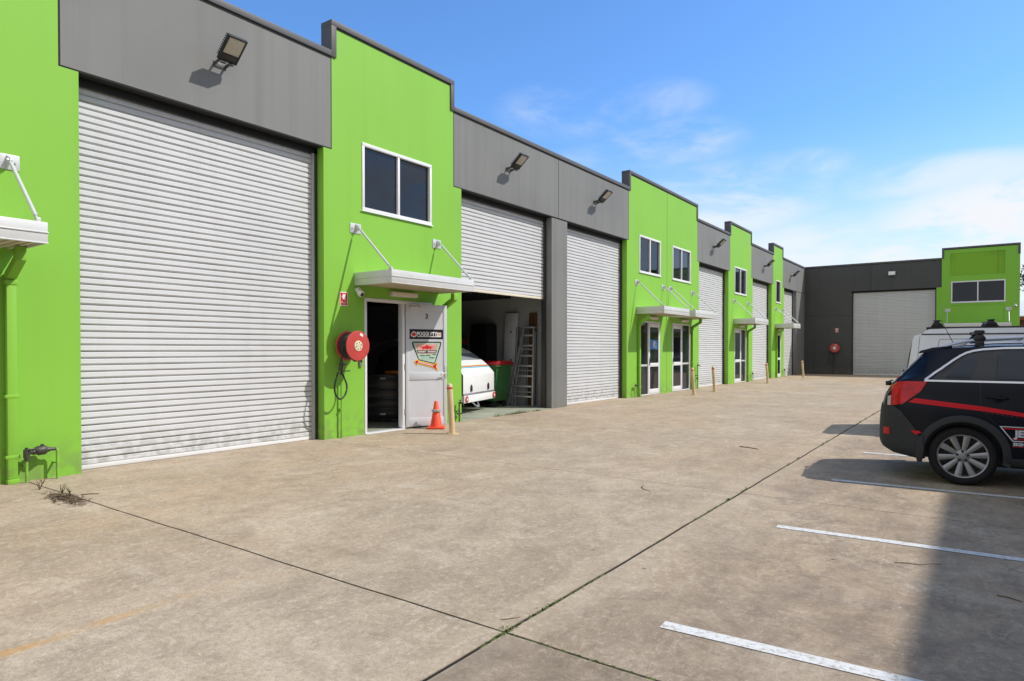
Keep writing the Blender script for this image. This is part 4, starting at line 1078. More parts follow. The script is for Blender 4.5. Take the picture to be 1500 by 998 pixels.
def wheel(P, mv, x, y, r, wd, side, spokes=10, rimr=.255, rimmat=None):
    """side -1: outer face towards -Y"""
    o = (x, y, r); f = lambda X, Y, Z: mv(x+X, y+Y*(-side), r+Z)
    b = MB(f); h = wd/2
    b.lathe([(rimr-.02, -h+.02), (rimr, -h+.008), (rimr+.03, -h), (r-.035, -h+.004), (r-.010, -h+.022), (r, -h+.05), (r, -.02), (r-.006, -.015), (r-.006, .015), (r, .02), (r, h-.05), (r-.010, h-.022), (r-.035, h-.004), (rimr+.03, h), (rimr-.02, h-.02)], 56, (0, 0, 0), 'y', close=False)
    w = obj('wheel', b, M['tyre'], P)
    b = MB(f)
    b.lathe([(rimr+.002, -h+.012), (rimr-.004, -h+.002), (rimr-.016, -h+.006), (rimr-.022, -h+.05), (rimr-.03, h-.03)], 48, (0, 0, 0), 'y', close=False)
    for k in range(spokes):
        a = 2*math.pi*k/spokes+.12; ca, sa = math.cos(a), math.sin(a)
        def sp_(q, t, dpt): return (ca*q-sa*t, dpt, sa*q+ca*t)
        w0, w1 = .019, .036; pts = []
        for q, w_, dp in ((.045, w0, -h+.022), (.13, .028, -h+.012), (rimr-.012, w1, -h+.008)): pts.append((q, w_, dp))
        vs = [[b.v(*sp_(q, -w_, dp+.006)), b.v(*sp_(q, -w_*.55, dp)), b.v(*sp_(q, w_*.55, dp)), b.v(*sp_(q, w_, dp+.006)), b.v(*sp_(q, w_*.8, dp+.04)), b.v(*sp_(q, -w_*.8, dp+.04))] for q, w_, dp in pts]
        for A, B_ in zip(vs, vs[1:]):
            for i in range(6): b.bm.faces.new([A[i], A[(i+1) % 6], B_[(i+1) % 6], B_[i]])
    b.lathe([(.075, -h+.03), (.072, -h+.018), (.040, -h+.012), (.034, -h+.006), (.005, -h+.004)], 28, (0, 0, 0), 'y')
    rm = obj('rim', b, rimmat or M['alloy'], w)
    b = MB(f)
    for k in range(5):
        a = 2*math.pi*k/5+math.pi/2; b.lathe([(.016, -h+.013), (.014, -h+.006), (.004, -h+.003)], 10, (.056*math.cos(a), 0, .056*math.sin(a)), 'y')
    obj('wheel_nuts', b, M['black'], w)
    b = MB(f); b.lathe([(.02, h-.10), (.145, h-.10), (.15, h-.09), (.15, h-.075), (.02, h-.075)], 32, (0, 0, 0), 'y'); b.lathe([(rimr-.03, h-.035), (.02, h-.034)], 32, (0, 0, 0), 'y')
    obj('brake_disc', b, M['brass'], w)
    return w
M['tyre'] = mat('tyre_rubber', (.012, .012, .013), .75, 0, .2, 18, spec=.3)
M['alloy'] = mat('alloy_silver', (.31, .31, .31), .34, .55, .05, 6)
M['carblk'] = mat('black_car_paint', (.004, .0055, .011), .3, 0, .05, 2, spec=.18, coat=.08)
M['trim'] = mat('grey_black_cladding', (.026, .027, .030), .7, 0, .12, 30, bump=.15, bscale=300)
M['chrome'] = mat('satin_chrome', (.62, .63, .66), .22, .9, .03)
M['carglass'] = mat('tinted_car_glass', (.010, .017, .030), .03, 0, .2, 1.5, spec=.45)
M['lamp'] = mat('red_lamp_lens', (.55, .008, .012), .15, 0, .3, 14, spec=.4)
M['lampw'] = mat('clear_lamp_lens', (.55, .50, .45), .15, 0, .15, 14, coat=1.)
M['silrail'] = mat('silver_roof_rail', (.50, .53, .60), .3, .6, .05)

CA = R(3.3)
def finish_body(name, bmb, P, mv, m, cuts, yc):
    """body mesh with the wheel arches cut out"""
    me = bpy.data.meshes.new(name); bmb.to_mesh(me); o = bpy.data.objects.new(name, me); COL.objects.link(o)
    cut = []
    for (x, z, r, y0, y1) in cuts:
        c = MB(); c.lathe([(r, y0), (r, y1)], 40, (x, 0, z), 'y', smooth=False); c.box(x-r, x+r, y0+.001, y1-.001, -.3, z)
        bmesh.ops.recalc_face_normals(c.bm, faces=c.bm.faces[:])
        for q in (c.bm,):
            cm = bpy.data.meshes.new('cut'); q.to_mesh(cm); q.free()
        # lathe and box are joined solids: use them one at a time
        co_ = bpy.data.objects.new('cut', cm); COL.objects.link(co_); cut.append(co_)
        md = o.modifiers.new('arch', 'BOOLEAN'); md.operation = 'DIFFERENCE'; md.object = co_; md.solver = 'EXACT'; md.use_self = True
    bpy.context.view_layer.update()
    ev = o.evaluated_get(bpy.context.evaluated_depsgraph_get()); nm = bpy.data.meshes.new_from_object(ev)
    for c in cut: bpy.data.objects.remove(c)
    bpy.data.objects.remove(o)
    b = bmesh.new(); b.from_mesh(nm); bpy.data.meshes.remove(nm)
    for v in b.verts: v.co = mv(*v.co)
    for f in b.faces: f.smooth = True; f.material_index = 0
    for f in b.faces:
        c = f.calc_center_median()
        if any(abs((Vector((c.x, 0, c.z))-Vector((mv(x, 0, z)[0], 0, mv(x, 0, z)[2]))).length) < r*1.02 and (abs(f.normal.y) < .6 or abs(c.y-mv(0, y0, 0)[1]) > .12 and abs(c.y-mv(0, y1, 0)[1]) > .12) and c.z < z+r*1.05 for (x, z, r, y0, y1) in cuts) and abs(c.y) > .05:
            f.material_index = 1
    return obj(name, b, [m, M['black']], P, recalc=False)

# ---- the black wagon
sx0, syc = 1.4, .925
mv = lambda x, y, z: (x-sx0, y-syc, z)
C0 = Vector((-.19, 9.23, 0)); rot = Matrix.Rotation(CA, 3, 'Z')
S = thing('parked_car', 'black wagon with red side stripe and silver alloy wheels parked beside the white van', 'car', tuple(C0+rot @ Vector((sx0, syc, 0))), CA)
top = [(-.86, .68), (-.855, .80), (-.84, .90), (-.815, 1.0), (-.785, 1.085), (-.745, 1.155), (-.60, 1.315), (-.44, 1.505), (-.37, 1.578), (-.25, 1.612), (-.05, 1.636), (.3, 1.658), (.8, 1.668), (1.3, 1.645), (1.65, 1.595), (1.9, 1.49), (2.45, 1.165), (2.6, 1.11), (3.2, 1.02), (3.5, .95), (3.65, .86), (3.72, .74)]
bot = [(-.86, .44), (-.82, .38), (-.7, .32), (-.4, .27), (3.2, .24), (3.6, .28), (3.72, .42)]
hwM = [(-.86, .48), (-.855, .56), (-.84, .64), (-.81, .715), (-.77, .77), (-.70, .825), (-.6, .868), (-.45, .902), (-.3, .918), (0, .925), (2.9, .925), (3.2, .90), (3.45, .83), (3.62, .70), (3.72, .52)]
hwR = [(-.5, .60), (0, .625), (1.3, .625), (1.7, .60)]
xs_ = [-.86, -.857, -.85, -.84, -.825, -.81, -.79, -.765, -.735, -.70, -.66, -.62, -.57, -.52, -.47, -.43, -.40, -.37, -.34, -.30]+[-.25+.08*k for k in range(34)]+[2.5, 2.6, 2.7, 2.8, 2.95, 3.1, 3.25, 3.35, 3.45, 3.53, 3.6, 3.65, 3.69, 3.72]
CB = CarBody(xs_, top, bot, hwM, hwR, syc, 1.21, 1.20, 1.52)
def put(name, b, m, P=S, mvf=mv, flip=False):
    for v in b.verts: v.co = mvf(*v.co)
    return obj(name, b, m, P, recalc=True)
def both(name, poly, off, m, lim=.45, mats=None, CBx=None, P=S, mvf=mv):
    cb = CBx or CB; out = []
    for (a, b_) in ((-9, lim), (2*cb.yc-lim, 9)):
        q = cb.patch(poly, off, a, b_)
        if q.faces: out.append(put(name, q, m, P, mvf))
    return out
finish_body('body', CB.bm.copy(), S, mv, M['carblk'], [(0, .36, .385, -.1, .30), (0, .36, .385, 1.55, 1.95), (2.72, .36, .385, -.1, .30), (2.72, .36, .385, 1.55, 1.95)], syc)
put('rear_bumper', CB.patch([(-.95, .34), (-.43, .27), (-.425, .54), (-.47, .635), (-.62, .845), (-.70, .90), (-.95, .90)], .012), M['trim'])
put('front_bumper', CB.patch([(3.16, .2), (3.9, .2), (3.9, .62), (3.4, .60), (3.18, .45)], .010), M['trim'])
both('sill_cladding', [(.41, .15), (2.32, .15), (2.32, .36), (.41, .36)], .012, M['trim'])
both('window_surround', [(-.315, 1.232), (1.98, 1.232), (1.60, 1.57), (1.2, 1.595), (.6, 1.60), (.25, 1.585), (.05, 1.54), (-.2, 1.355)], .003, M['black'], .8)
both('quarter_window', [(-.17, 1.262), (.075, 1.262), (.145, 1.43), (.13, 1.505), (.05, 1.475)], .006, M['carglass'], .8)
both('rear_door_window', [(.315, 1.252), (1.03, 1.252), (1.03, 1.575), (.42, 1.575), (.345, 1.53)], .006, M['carglass'], .8)
both('front_door_window', [(1.11, 1.252), (1.84, 1.252), (1.55, 1.555), (1.11, 1.58)], .006, M['carglass'], .8)
put('rear_window', CB.patch([(-.735, 1.14), (-.43, 1.49), (-.41, 1.57), (-.75, 1.20)], .005, .21, 1.64), M['carglass'])
put('windscreen', CB.patch([(1.72, 1.53), (2.40, 1.17), (2.46, 1.24), (1.74, 1.66)], .004, .28, 1.57), M['carglass'])
both('belt_trim', [(-.39, 1.209), (1.99, 1.209), (1.99, 1.229), (-.37, 1.229)], .009, M['chrome'], .6)
ch = [(-.375, 1.225), (-.29, 1.300), (-.20, 1.372), (-.11, 1.447), (-.03, 1.508), (.03, 1.545), (.10, 1.571), (.20, 1.590), (.40, 1.605), (.8, 1.612), (1.2, 1.605), (1.55, 1.575)]
for sd in (0, 1):
    acc = bmesh.new(); out = MB()
    for (a, b_) in zip(ch, ch[1:]):
        d = Vector((b_[0]-a[0], b_[1]-a[1])).normalized(); n_ = Vector((-d.y, d.x))*.0115
        q = CB.patch([(a[0]-n_.x-d.x*.002, a[1]-n_.y), (b_[0]-n_.x+d.x*.002, b_[1]-n_.y), (b_[0]+n_.x+d.x*.002, b_[1]+n_.y), (a[0]+n_.x-d.x*.002, a[1]+n_.y)], .010, -9 if not sd else 1.05, .8 if not sd else 9)
        out.join(q)
    acc.free(); put('window_trim', out.bm, M['chrome'])
both('tail_light', [(-.725, .905), (-.60, .93), (-.42, 1.09), (-.355, 1.205), (-.62, 1.203), (-.72, 1.15)], .014, M['lamp'], .36)
both('reversing_light', [(-.765, .905), (-.729, .905), (-.724, 1.03), (-.76, 1.01)], .013, M['lampw'], .36)
both('headlight', [(3.28, .80), (3.6, .76), (3.62, .90), (3.3, .97)], .008, M['lampw'], .5)
put('number_plate', CB.patch([(-.9, .93), (-.7, .93), (-.7, 1.03), (-.9, 1.03)], .012, .74, 1.11), M['white'])
red = mat('red_vinyl_stripe', (.66, .012, .022), .4, 0, .05, spec=.25); wht = mat('white_vinyl', (.62, .64, .68), .35, 0, .05)
for quad in ([(-.545, .955), (.19, .885), (.19, .938), (-.475, 1.008)], [(.1905, .885), (.62, .832), (.62, .872), (.1905, .938)], [(.6205, .832), (1.5, .77), (1.5, .785), (.6205, .872)]): both('side_stripe', quad, .0035, red)
both('side_stripe', [(-.515, .615), (-.47, .57), (-.405, .60), (-.44, .617)], .014, red)
for k in range(12):
    x = .22+k*.045; z = .868-(x-.19)*.12; both('dash_mark', [(x, z), (x+.022, z-.003), (x+.022, z+.003), (x, z+.006)], .003, mat('dark_red_vinyl', (.20, .008, .015), .4) if k == 0 else bpy.data.materials['dark_red_vinyl'], .2)
for sd in (False, True):
    sg = MB()
    for poly in ([(.34, .725), (1.55, .725), (1.55, .715), (.358, .715)], [(.34, .725), (.353, .725), (.472, .558), (.459, .558)], [(.459, .566), (1.55, .566), (1.55, .556), (.459, .556)]):
        n = 14; a, b_, c, d = [Vector(p) for p in poly]
        for k in range(n):
            t0, t1 = k/n, (k+1)/n; q = [a.lerp(b_, t0), a.lerp(b_, t1), d.lerp(c, t1), d.lerp(c, t0)] if abs(a.y-b_.y) < .02 else [a.lerp(d, t0), a.lerp(d, t1), b_.lerp(c, t1), b_.lerp(c, t0)]
            sg.face([(p.x, 0, p.y) for p in q])
    put('sign_outline', CB.drape(sg.bm, .0045, sd), wht)
    for z0, z1, x0 in ((.694, .706, .38), (.578, .588, .455), (.494, .499, .46)):
        rs = MB()
        for k in range(14): xa, xb = x0+(1.5-x0)*k/14, x0+(1.5-x0)*(k+1)/14; rs.face([(xa, 0, z0), (xb, 0, z0), (xb, 0, z1), (xa, 0, z1)])
        put('sign_line', CB.drape(rs.bm, .0045, sd), red)
    for body, z, size, x0 in (('JE', .641, .105, .470), ('SIGN', .524, .050, .466)):
        tb = text_bm(body, size, size*.05); mn = min(v.co.x for v in tb.verts); mxx = max(v.co.x for v in tb.verts)
        for v in tb.verts: v.co = ((x0+(v.co.x-mn)) if not sd else (x0+mxx-v.co.x), 0, z+v.co.y)
        put('sign_lettering', CB.drape(tb, .0055, sd), wht)
for quad in ([(.275, 1.60), (.281, 1.60), (.196, 1.34), (.190, 1.34)], [(.190, 1.34), (.196, 1.34), (.166, 1.21), (.160, 1.21)], [(.160, 1.209), (.166, 1.209), (.168, 1.0), (.162, 1.0)], [(.162, 1.0), (.168, 1.0), (.196, .87), (.190, .87)], [(.190, .87), (.196, .87), (.325, .73), (.319, .73)],
             [(1.066, .36), (1.073, .36), (1.073, 1.60), (1.066, 1.60)], [(2.10, .36), (2.107, .36), (2.107, 1.2), (2.10, 1.2)]): both('door_gap', quad, .0022, M['black'], .8)
for sd in (-1, 1):
    for x in (.22, 1.14):
        b = MB(); y = 0 if sd < 0 else 2*syc
        b.tube([(x, y+sd*-.004, 1.045), (x+.03, y+sd*.028, 1.047), (x+.17, y+sd*.028, 1.035), (x+.20, y+sd*-.004, 1.030)], .0125, 8); b.lathe([(.002, sd*.004), (.05, sd*.001)], 18, (x+.11, y, 1.035), 'y', close=False); put('door_handle', b.bm, M['carblk'])
    yy = 0 if sd < 0 else 2*syc
    for xw in (0., 2.72):
        b = MB(); n = 40; prev = None
        for k in range(n+1):
            a = R(-14)+R(208)*k/n; row = []
            for (r_, o_) in ((.378, -.03), (.380, .012), (.392, .022), (.440, .020), (.458, .012), (.462, -.004)):
                row.append((xw+math.cos(a)*r_, o_, .365+math.sin(a)*r_))
            row = [b.bm.verts.new(p) for p in row]
            if prev:
                for i in range(5): f = b.bm.faces.new([prev[i], row[i], row[i+1], prev[i+1]]); f.smooth = True
            prev = row
        put('arch_flare', CB.drape(b.bm, 0., sd > 0), M['trim'])
        wheel(S, mv, xw, yy-sd*.145, .345, .235, -1 if sd < 0 else 1)
    b = MB(); b.prism([(-.395, .58), (-.46, .50), (-.475, .33), (-.45, .245), (-.40, .25), (-.385, .40)], yy-sd*.0, yy-sd*.22, 'y', .006); put('mud_flap', b.bm, M['trim'])
    b = MB(); yr = syc+sd*.545
    pts = [(-.22, yr, 1.612), (-.12, yr, 1.650), (.02, yr, 1.690), (.2, yr, 1.715), (.6, yr, 1.735), (1.0, yr, 1.732), (1.35, yr, 1.70), (1.58, yr, 1.63)]
    b.tube(pts, [.012, .020, .022, .022, .022, .022, .021, .012], 10)
    b.prism([(-.22, 1.60), (-.12, 1.652), (.0, 1.688), (.07, 1.69), (.02, 1.63)], yr-.014, yr+.014, 'y', .004)
    for x in (.62, 1.25): b.box(x-.04, x+.04, yr-.014, yr+.014, 1.63, 1.73, .004)
    put('roof_rail', b.bm, M['silrail'])
    b = MB(); b.tube([(.0, yr, 1.645), (.3, yr, 1.668), (.8, yr, 1.682), (1.3, yr, 1.66)], .012, 8); put('roof_strip', b.bm, M['chrome'])
    for x in (.17, 1.02):
        b = MB(); b.prism([(x-.055, 1.70), (x+.055, 1.70), (x+.065, 1.725), (x+.035, 1.775), (x-.03, 1.775), (x-.065, 1.725)], yr-.04, yr+.04, 'y', .012)
        b.prism([(x-.03, 1.776), (x+.025, 1.776), (x+.055, 1.80), (x+.04, 1.825), (x-.045, 1.825), (x-.06, 1.805)], yr-.05, yr+.05, 'y', .008)
        b.box(x-.045, x+.045, yr+sd*.02-.02, yr+sd*.02+.02, 1.635, 1.70, .006); put('rack_foot', b.bm, M['black'])
for x in (.17, 1.02):
    b = MB(); b.box(x-.035, x+.035, syc-.545, syc+.545, 1.785, 1.812, .008); put('cross_bar', b.bm, M['black'])
b = MB(); b.prism([(-.455, 1.545), (-.43, 1.578), (-.30, 1.618), (-.10, 1.64), (-.10, 1.60), (-.36, 1.555)], syc-.57, syc+.57, 'y', .008); put('spoiler', b.bm, M['carblk'])
b = MB(); b.tube([(-.06, .98, 1.635), (-.075, .98, 1.68), (-.077, .98, 1.683), (-.21, .98, 1.98)], [.012, .009, .0045, .003], 8); put('antenna', b.bm, M['black'])
b = MB(); b.tube([(-.745, .44, .335), (-.56, .44, .33)], .032, 14); b.tube([(-.74, .53, .335), (-.56, .53, .33)], .032, 14); put('exhaust_pipe', b.bm, M['steel'])
b = MB(); b.tube([(-.80, .92, 1.15), (-.77, .80, 1.18), (-.73, .45, 1.20)], .010, 6); b.box(-.83, -.76, .90, .97, 1.11, 1.17, .01); put('rear_wiper', b.bm, M['black'])
for (x0, x1, ya, yb, m_) in ((-.555, -.54, .30, .60, wht), (-.635, -.615, .27, .70, wht), (-.672, -.645, .25, .62, red), (-.70, -.682, .24, .60, wht)):
    put('window_sticker', CB.patch([(x0, 1.0), (x1, 1.0), (x1, 1.6), (x0, 1.6)], .0085, ya, yb), m_)
b = MB(); b.box(.0, 2.8, .35, 1.5, .20, .30, .02); put('underbody', b.bm, M['black'])
both('side_reflector', [(-.80, .545), (-.735, .545), (-.735, .63), (-.80, .63)], .018, M['lamp'], .5)
for sd in (-1, 1):
    b = MB(); yy = syc+sd*1.02; b.box(1.85, 2.02, yy-.11, yy+.11, 1.13, 1.27, .035, seg=3); put('wing_mirror', b.bm, M['carblk'])

# ---- the white van behind it
vyc = .95; mvv = lambda x, y, z: (x-2.4, y-vyc, z)
V0_ = Vector((0, 14.4, 0)); vor = V0_+rot @ Vector((-1.2, 0, 0))
VN = thing('parked_van', 'white panel van with black roof rack feet parked beyond the black wagon', 'van', tuple(vor+rot @ Vector((2.4, vyc, 0))), CA)
vtop = [(0, 1.0), (.02, 1.28), (.06, 1.52), (.115, 1.80), (.14, 1.865), (.20, 1.885), (.26, 1.90), (.31, 1.955), (.38, 1.985), (.8, 1.995), (3.2, 1.985), (3.6, 1.92), (3.8, 1.82), (4.45, 1.22), (4.9, 1.08), (5.02, .9), (5.06, .7)]
vbot = [(0, .42), (.1, .34), (.5, .28), (4.6, .27), (5.06, .42)]
vhw = [(0, .80), (.02, .85), (.06, .895), (.12, .925), (.25, .945), (.5, .95), (4.3, .95), (4.7, .90), (4.95, .75), (5.06, .55)]
vhr = [(0, .83), (.3, .81), (.5, .80), (3.4, .80), (3.8, .76)]
vx = [0, .01, .02, .04, .06, .085, .115, .128, .14, .16, .18, .20, .23, .26, .285, .31, .345, .38]+[.45+.12*k for k in range(26)]+[3.6, 3.7, 3.8, 3.95, 4.1, 4.3, 4.45, 4.6, 4.75, 4.85, 4.95, 5.0, 5.04, 5.06]
VB = CarBody(vx, vtop, vbot, vhw, vhr, vyc, 1.15, 1.20, 1.7)
M['vanw'] = mat('white_van_paint', (.82, .83, .84), .25, 0, .03, 3, coat=.8)
finish_body('body', VB.bm.copy(), VN, mvv, M['vanw'], [(.95, .34, .37, -.1, .30), (.95, .34, .37, 1.6, 2.0), (3.95, .34, .37, -.1, .30), (3.95, .34, .37, 1.6, 2.0)], vyc)
vk = dict(CBx=VB, P=VN, mvf=mvv)
both('drip_rail', [(.255, 1.862), (3.5, 1.862), (3.5, 1.884), (.255, 1.884)], .008, M['black'], .5, **vk)
put('rear_window', VB.patch([(-.1, 1.12), (.2, 1.12), (.13, 1.74), (-.1, 1.74)], .005, .16, 1.74), M['carglass'], VN, mvv)
both('rear_edge_trim', [(-.1, 1.0), (.012, 1.0), (.118, 1.83), (.09, 1.83), (-.1, 1.3)], .004, M['black'], .14, **vk)
both('tail_light', [(.03, .75), (.12, .75), (.135, 1.12), (.06, 1.12)], .008, M['lamp'], .22, **vk)
both('rear_bumper', [(-.1, .3), (.6, .3), (.6, .52), (-.1, .60)], .012, M['trim'], .96, **vk)
pan = mat('panel_gap', (.10, .10, .105), .6)
for quad in ([(.155, 1.0), (.162, 1.0), (.235, 1.85), (.228, 1.85)], [(.46, 1.25), (.468, 1.25), (.535, 1.745), (.527, 1.745)], [(.545, 1.776), (1.85, 1.785), (1.85, 1.793), (.545, 1.784)], [(.527, 1.745), (.535, 1.745), (.552, 1.775), (.545, 1.784)], [(1.85, 1.25), (1.858, 1.25), (1.858, 1.79), (1.85, 1.79)], [(.46, 1.25), (1.85, 1.25), (1.85, 1.243), (.46, 1.243)],
             [(2.05, .4), (2.058, .4), (2.058, 1.86), (2.05, 1.86)], [(3.1, .4), (3.108, .4), (3.108, 1.86), (3.1, 1.86)]): both('panel_line', quad, .002, pan, .5, **vk)
both('front_door_window', [(3.2, 1.22), (4.1, 1.22), (3.65, 1.78), (3.2, 1.78)], .005, M['carglass'], .6, **vk)
put('windscreen', VB.patch([(3.78, 1.75), (4.38, 1.22), (4.45, 1.32), (3.82, 1.9)], .004, .22, 1.68), M['carglass'], VN, mvv)
both('headlight', [(4.6, .8), (4.9, .78), (4.9, .98), (4.6, 1.0)], .008, M['lampw'], .5, **vk)
for sd in (-1, 1):
    yr = vyc+sd*.72; yy = 0 if sd < 0 else 2*vyc
    b = MB(); b.box(.33, 3.3, yr-.02, yr+.02, 1.97, 2.012, .006); put('roof_track', b.bm, M['black'], VN, mvv)
    for x in (.50, 1.32, 2.3):
        b = MB(); b.prism([(x-.11, 2.013), (x+.12, 2.013), (x+.07, 2.06), (x+.045, 2.115), (x-.045, 2.115), (x-.06, 2.06)], yr-.05, yr+.05, 'y', .01); b.prism([(x-.055, 2.116), (x+.055, 2.116), (x+.05, 2.14), (x-.065, 2.135)], yr-.06, yr+.06, 'y', .006); put('rack_foot', b.bm, M['black'], VN, mvv)
    for xw in (.95, 3.95): wheel(VN, mvv, xw, yy-sd*.15, .335, .21, -1 if sd < 0 else 1, 7, .22)
for x in (.50, 1.32, 2.3):
    b = MB(); b.box(x-.04, x+.04, vyc-.72, vyc+.72, 2.09, 2.125, .008); put('cross_bar', b.bm, M['black'], VN, mvv)
b = MB(); b.tube([(-.01, .55, 1.02), (-.06, .5, 1.06), (-.03, .30, 1.20)], .012, 6); put('rear_wiper', b.bm, M['black'], VN, mvv)
b = MB(); b.box(.9, 4.0, .35, 1.55, .2, .32, .02); put('underbody', b.bm, M['black'], VN, mvv)
SUN, SKY, EXPO, TINT, CLOUD, FILL_CLOUD, HAZE = 2.75, .12, .63, (.60, .92, 1.27), (4.9, 5.05, 5.3), (4.5, 4.5, 4.5), .8
CLOUDS = [(-29.8, 20, 7, 2.6, .55, 0), (-25, 20.3, 6, 2., .5, 0), (-22, 17, 6, 2.2, .6, 0), (-18, 12.2, 8, 3.4, .8, 0), (-12.4, 14.3, 5, 1.4, .6, 0), (-2, 12.4, 7, 1.7, .65, 0),
          (2., 8.2, 10, 4.8, 1., 1), (-3.5, 6, 8, 3.2, .95, 1), (-10, 7, 10, 3.5, .75, 0), (-27, 15.2, 6, 2.4, .4, 0), (-27, 10, 12, 4, .55, 0),
          (32, 16, 22, 8, .9, 1), (-78, 14, 16, 5, .5, 0), (62, 28, 18, 9, .8, 0), (-120, 18, 20, 8, .8, 1)]
# ------------------------------------------------------------------ beyond the end unit
def tree(name, label, x, y, H_, cr, seed, group=None):
    r_ = random.Random(seed); t = thing(name, label, 'tree', (x, y, -.07), 0, group)
    tr = MB(); limbs = []
    tr.tube([(0, 0, 0), (.08, .05, H_*.2), (-.05, .1, H_*.42), (.1, 0, H_*.7)], [H_*.030, H_*.024, H_*.018, H_*.008], 10)
    for k in range(11):
        a = k*2.4+r_.uniform(-.3, .3); z = H_*r_.uniform(.28, .68); l = cr*r_.uniform(.6, 1.0)
        e = Vector((math.cos(a)*l, math.sin(a)*l, z+H_*r_.uniform(.08, .25))); m_ = Vector((math.cos(a)*l*.5, math.sin(a)*l*.5, z+H_*.06))
        tr.tube([(0, 0, z), m_, e], [H_*.011, H_*.007, H_*.002], 7); limbs += [e, m_.lerp(e, .6)]
    limbs += [Vector((r_.gauss(0, cr*.4), r_.gauss(0, cr*.4), H_*r_.uniform(.7, .98))) for _ in range(9)]
    obj('trunk', tr, mat('tree_bark', (.10, .08, .06), .9, 0, .3, 3), t)
    lf = MB()
    for c in limbs:
        cl = r_.uniform(.5, 1.0)*cr*.42
        for _ in range(190):
            d = Vector((r_.gauss(0, 1), r_.gauss(0, 1), r_.gauss(0, .75))); d.normalize(); q = c+d*cl*r_.random()**.5
            a = Vector((r_.gauss(0, 1), r_.gauss(0, 1), r_.gauss(0, 1))).normalized(); b_ = a.cross(d)
            if b_.length < .1: continue
            b_.normalize(); s = r_.uniform(.10, .2)
            lf.face([q-a*s, q+b_*s*.45, q+a*s, q-b_*s*.45])
    obj('crown', lf, mat('tree_foliage', (.050, .085, .025), .6, 0, .5, 1.2), t, sharp=False, recalc=False)
    return t
tree('gum_tree', 'dark leafy tree rising behind the right edge of the green end block', 6.7, 76, 11.4, 3.7, 4)
t = thing('shed', 'low maroon shed with a pale metal roof beyond the end block', 'shed', (7.2, 63.5, -.07))
b = MB(); b.box(-5.2, 5.2, 0, 9, 0, 4.0); obj('wall', b, mat('maroon_cladding', (.16, .05, .045), .6, 0, .1, 2), t)
b = MB(); b.prism([(-.35, 4.05), (4.5, 5.5), (9.35, 4.05), (9.35, 4.2), (4.5, 5.65), (-.35, 4.2)], -5.4, 5.4, 'x'); obj('roof', b, mat('pale_roof_sheet', (.62, .62, .62), .5, 0, .06, 2), t)
b = MB(); b.box(-5.4, 5.4, -.44, -.36, 3.86, 4.12); obj('fascia', b, mat('red_fascia', (.30, .05, .04), .5), t)

# ------------------------------------------------------------------ sun, sky, camera
sunv = Vector((-.93, -.60, -1.20)).normalized()
sl = bpy.data.lights.new('sun', 'SUN'); sl.energy = SUN; sl.angle = R(.8); sl.color = (1., .955, .89)
so = bpy.data.objects.new('sun', sl); so.rotation_euler = sunv.to_track_quat('-Z', 'Y').to_euler(); so.location = (30, 20, 40); COL.objects.link(so)
w = bpy.data.worlds.new('World'); scene.world = w; w.use_nodes = True
N, L = w.node_tree.nodes, w.node_tree.links; bg = N['Background']
sky = N.new('ShaderNodeTexSky'); sky.sky_type = 'NISHITA'; sky.sun_disc = False
sky.sun_elevation = math.asin(-sunv.z); sky.sun_rotation = math.atan2(-sunv.x, -sunv.y)
sky.air_density = 1.0; sky.dust_density = .6; sky.ozone_density = 1.6; sky.altitude = 0
tc = N.new('ShaderNodeTexCoord')
def wn(scale, stretch, loc, detail, rough, dist=0.):
    mp = N.new('ShaderNodeMapping'); mp.inputs['Scale'].default_value = stretch; mp.inputs['Location'].default_value = loc
    L.new(tc.outputs['Generated'], mp.inputs[0])
    n = N.new('ShaderNodeTexNoise'); n.inputs['Scale'].default_value = scale; n.inputs['Detail'].default_value = detail; n.inputs['Roughness'].default_value = rough; n.inputs['Distortion'].default_value = dist
    L.new(mp.outputs[0], n.inputs['Vector']); return n.outputs[0]
def wr(src, a, b, ca=0., cb=1., smooth=True):
    r = N.new('ShaderNodeMapRange'); r.inputs[1].default_value = a; r.inputs[2].default_value = b; r.inputs[3].default_value = ca; r.inputs[4].default_value = cb
    r.interpolation_type = 'SMOOTHSTEP' if smooth else 'LINEAR'; L.new(src, r.inputs[0]); return r.outputs[0]
def wm(o, a, b):
    q = N.new('ShaderNodeMath'); q.operation = o; q.use_clamp = o != 'MULTIPLY'
    for i, v in ((0, a), (1, b)):
        if isinstance(v, (int, float)): q.inputs[i].default_value = v
        else: L.new(v, q.inputs[i])
    return q.outputs[0]
sp = N.new('ShaderNodeSeparateXYZ'); L.new(tc.outputs['Generated'], sp.inputs[0]); Z = sp.outputs[2]
wisp = wn(2.6, (1, 1, 3.4), (.4, .2, .1), 9, .62, .5); patch = wn(1.5, (1, 1, 2.2), (2.1, .3, 0), 5, .5)
haze = wr(Z, .32, .0)
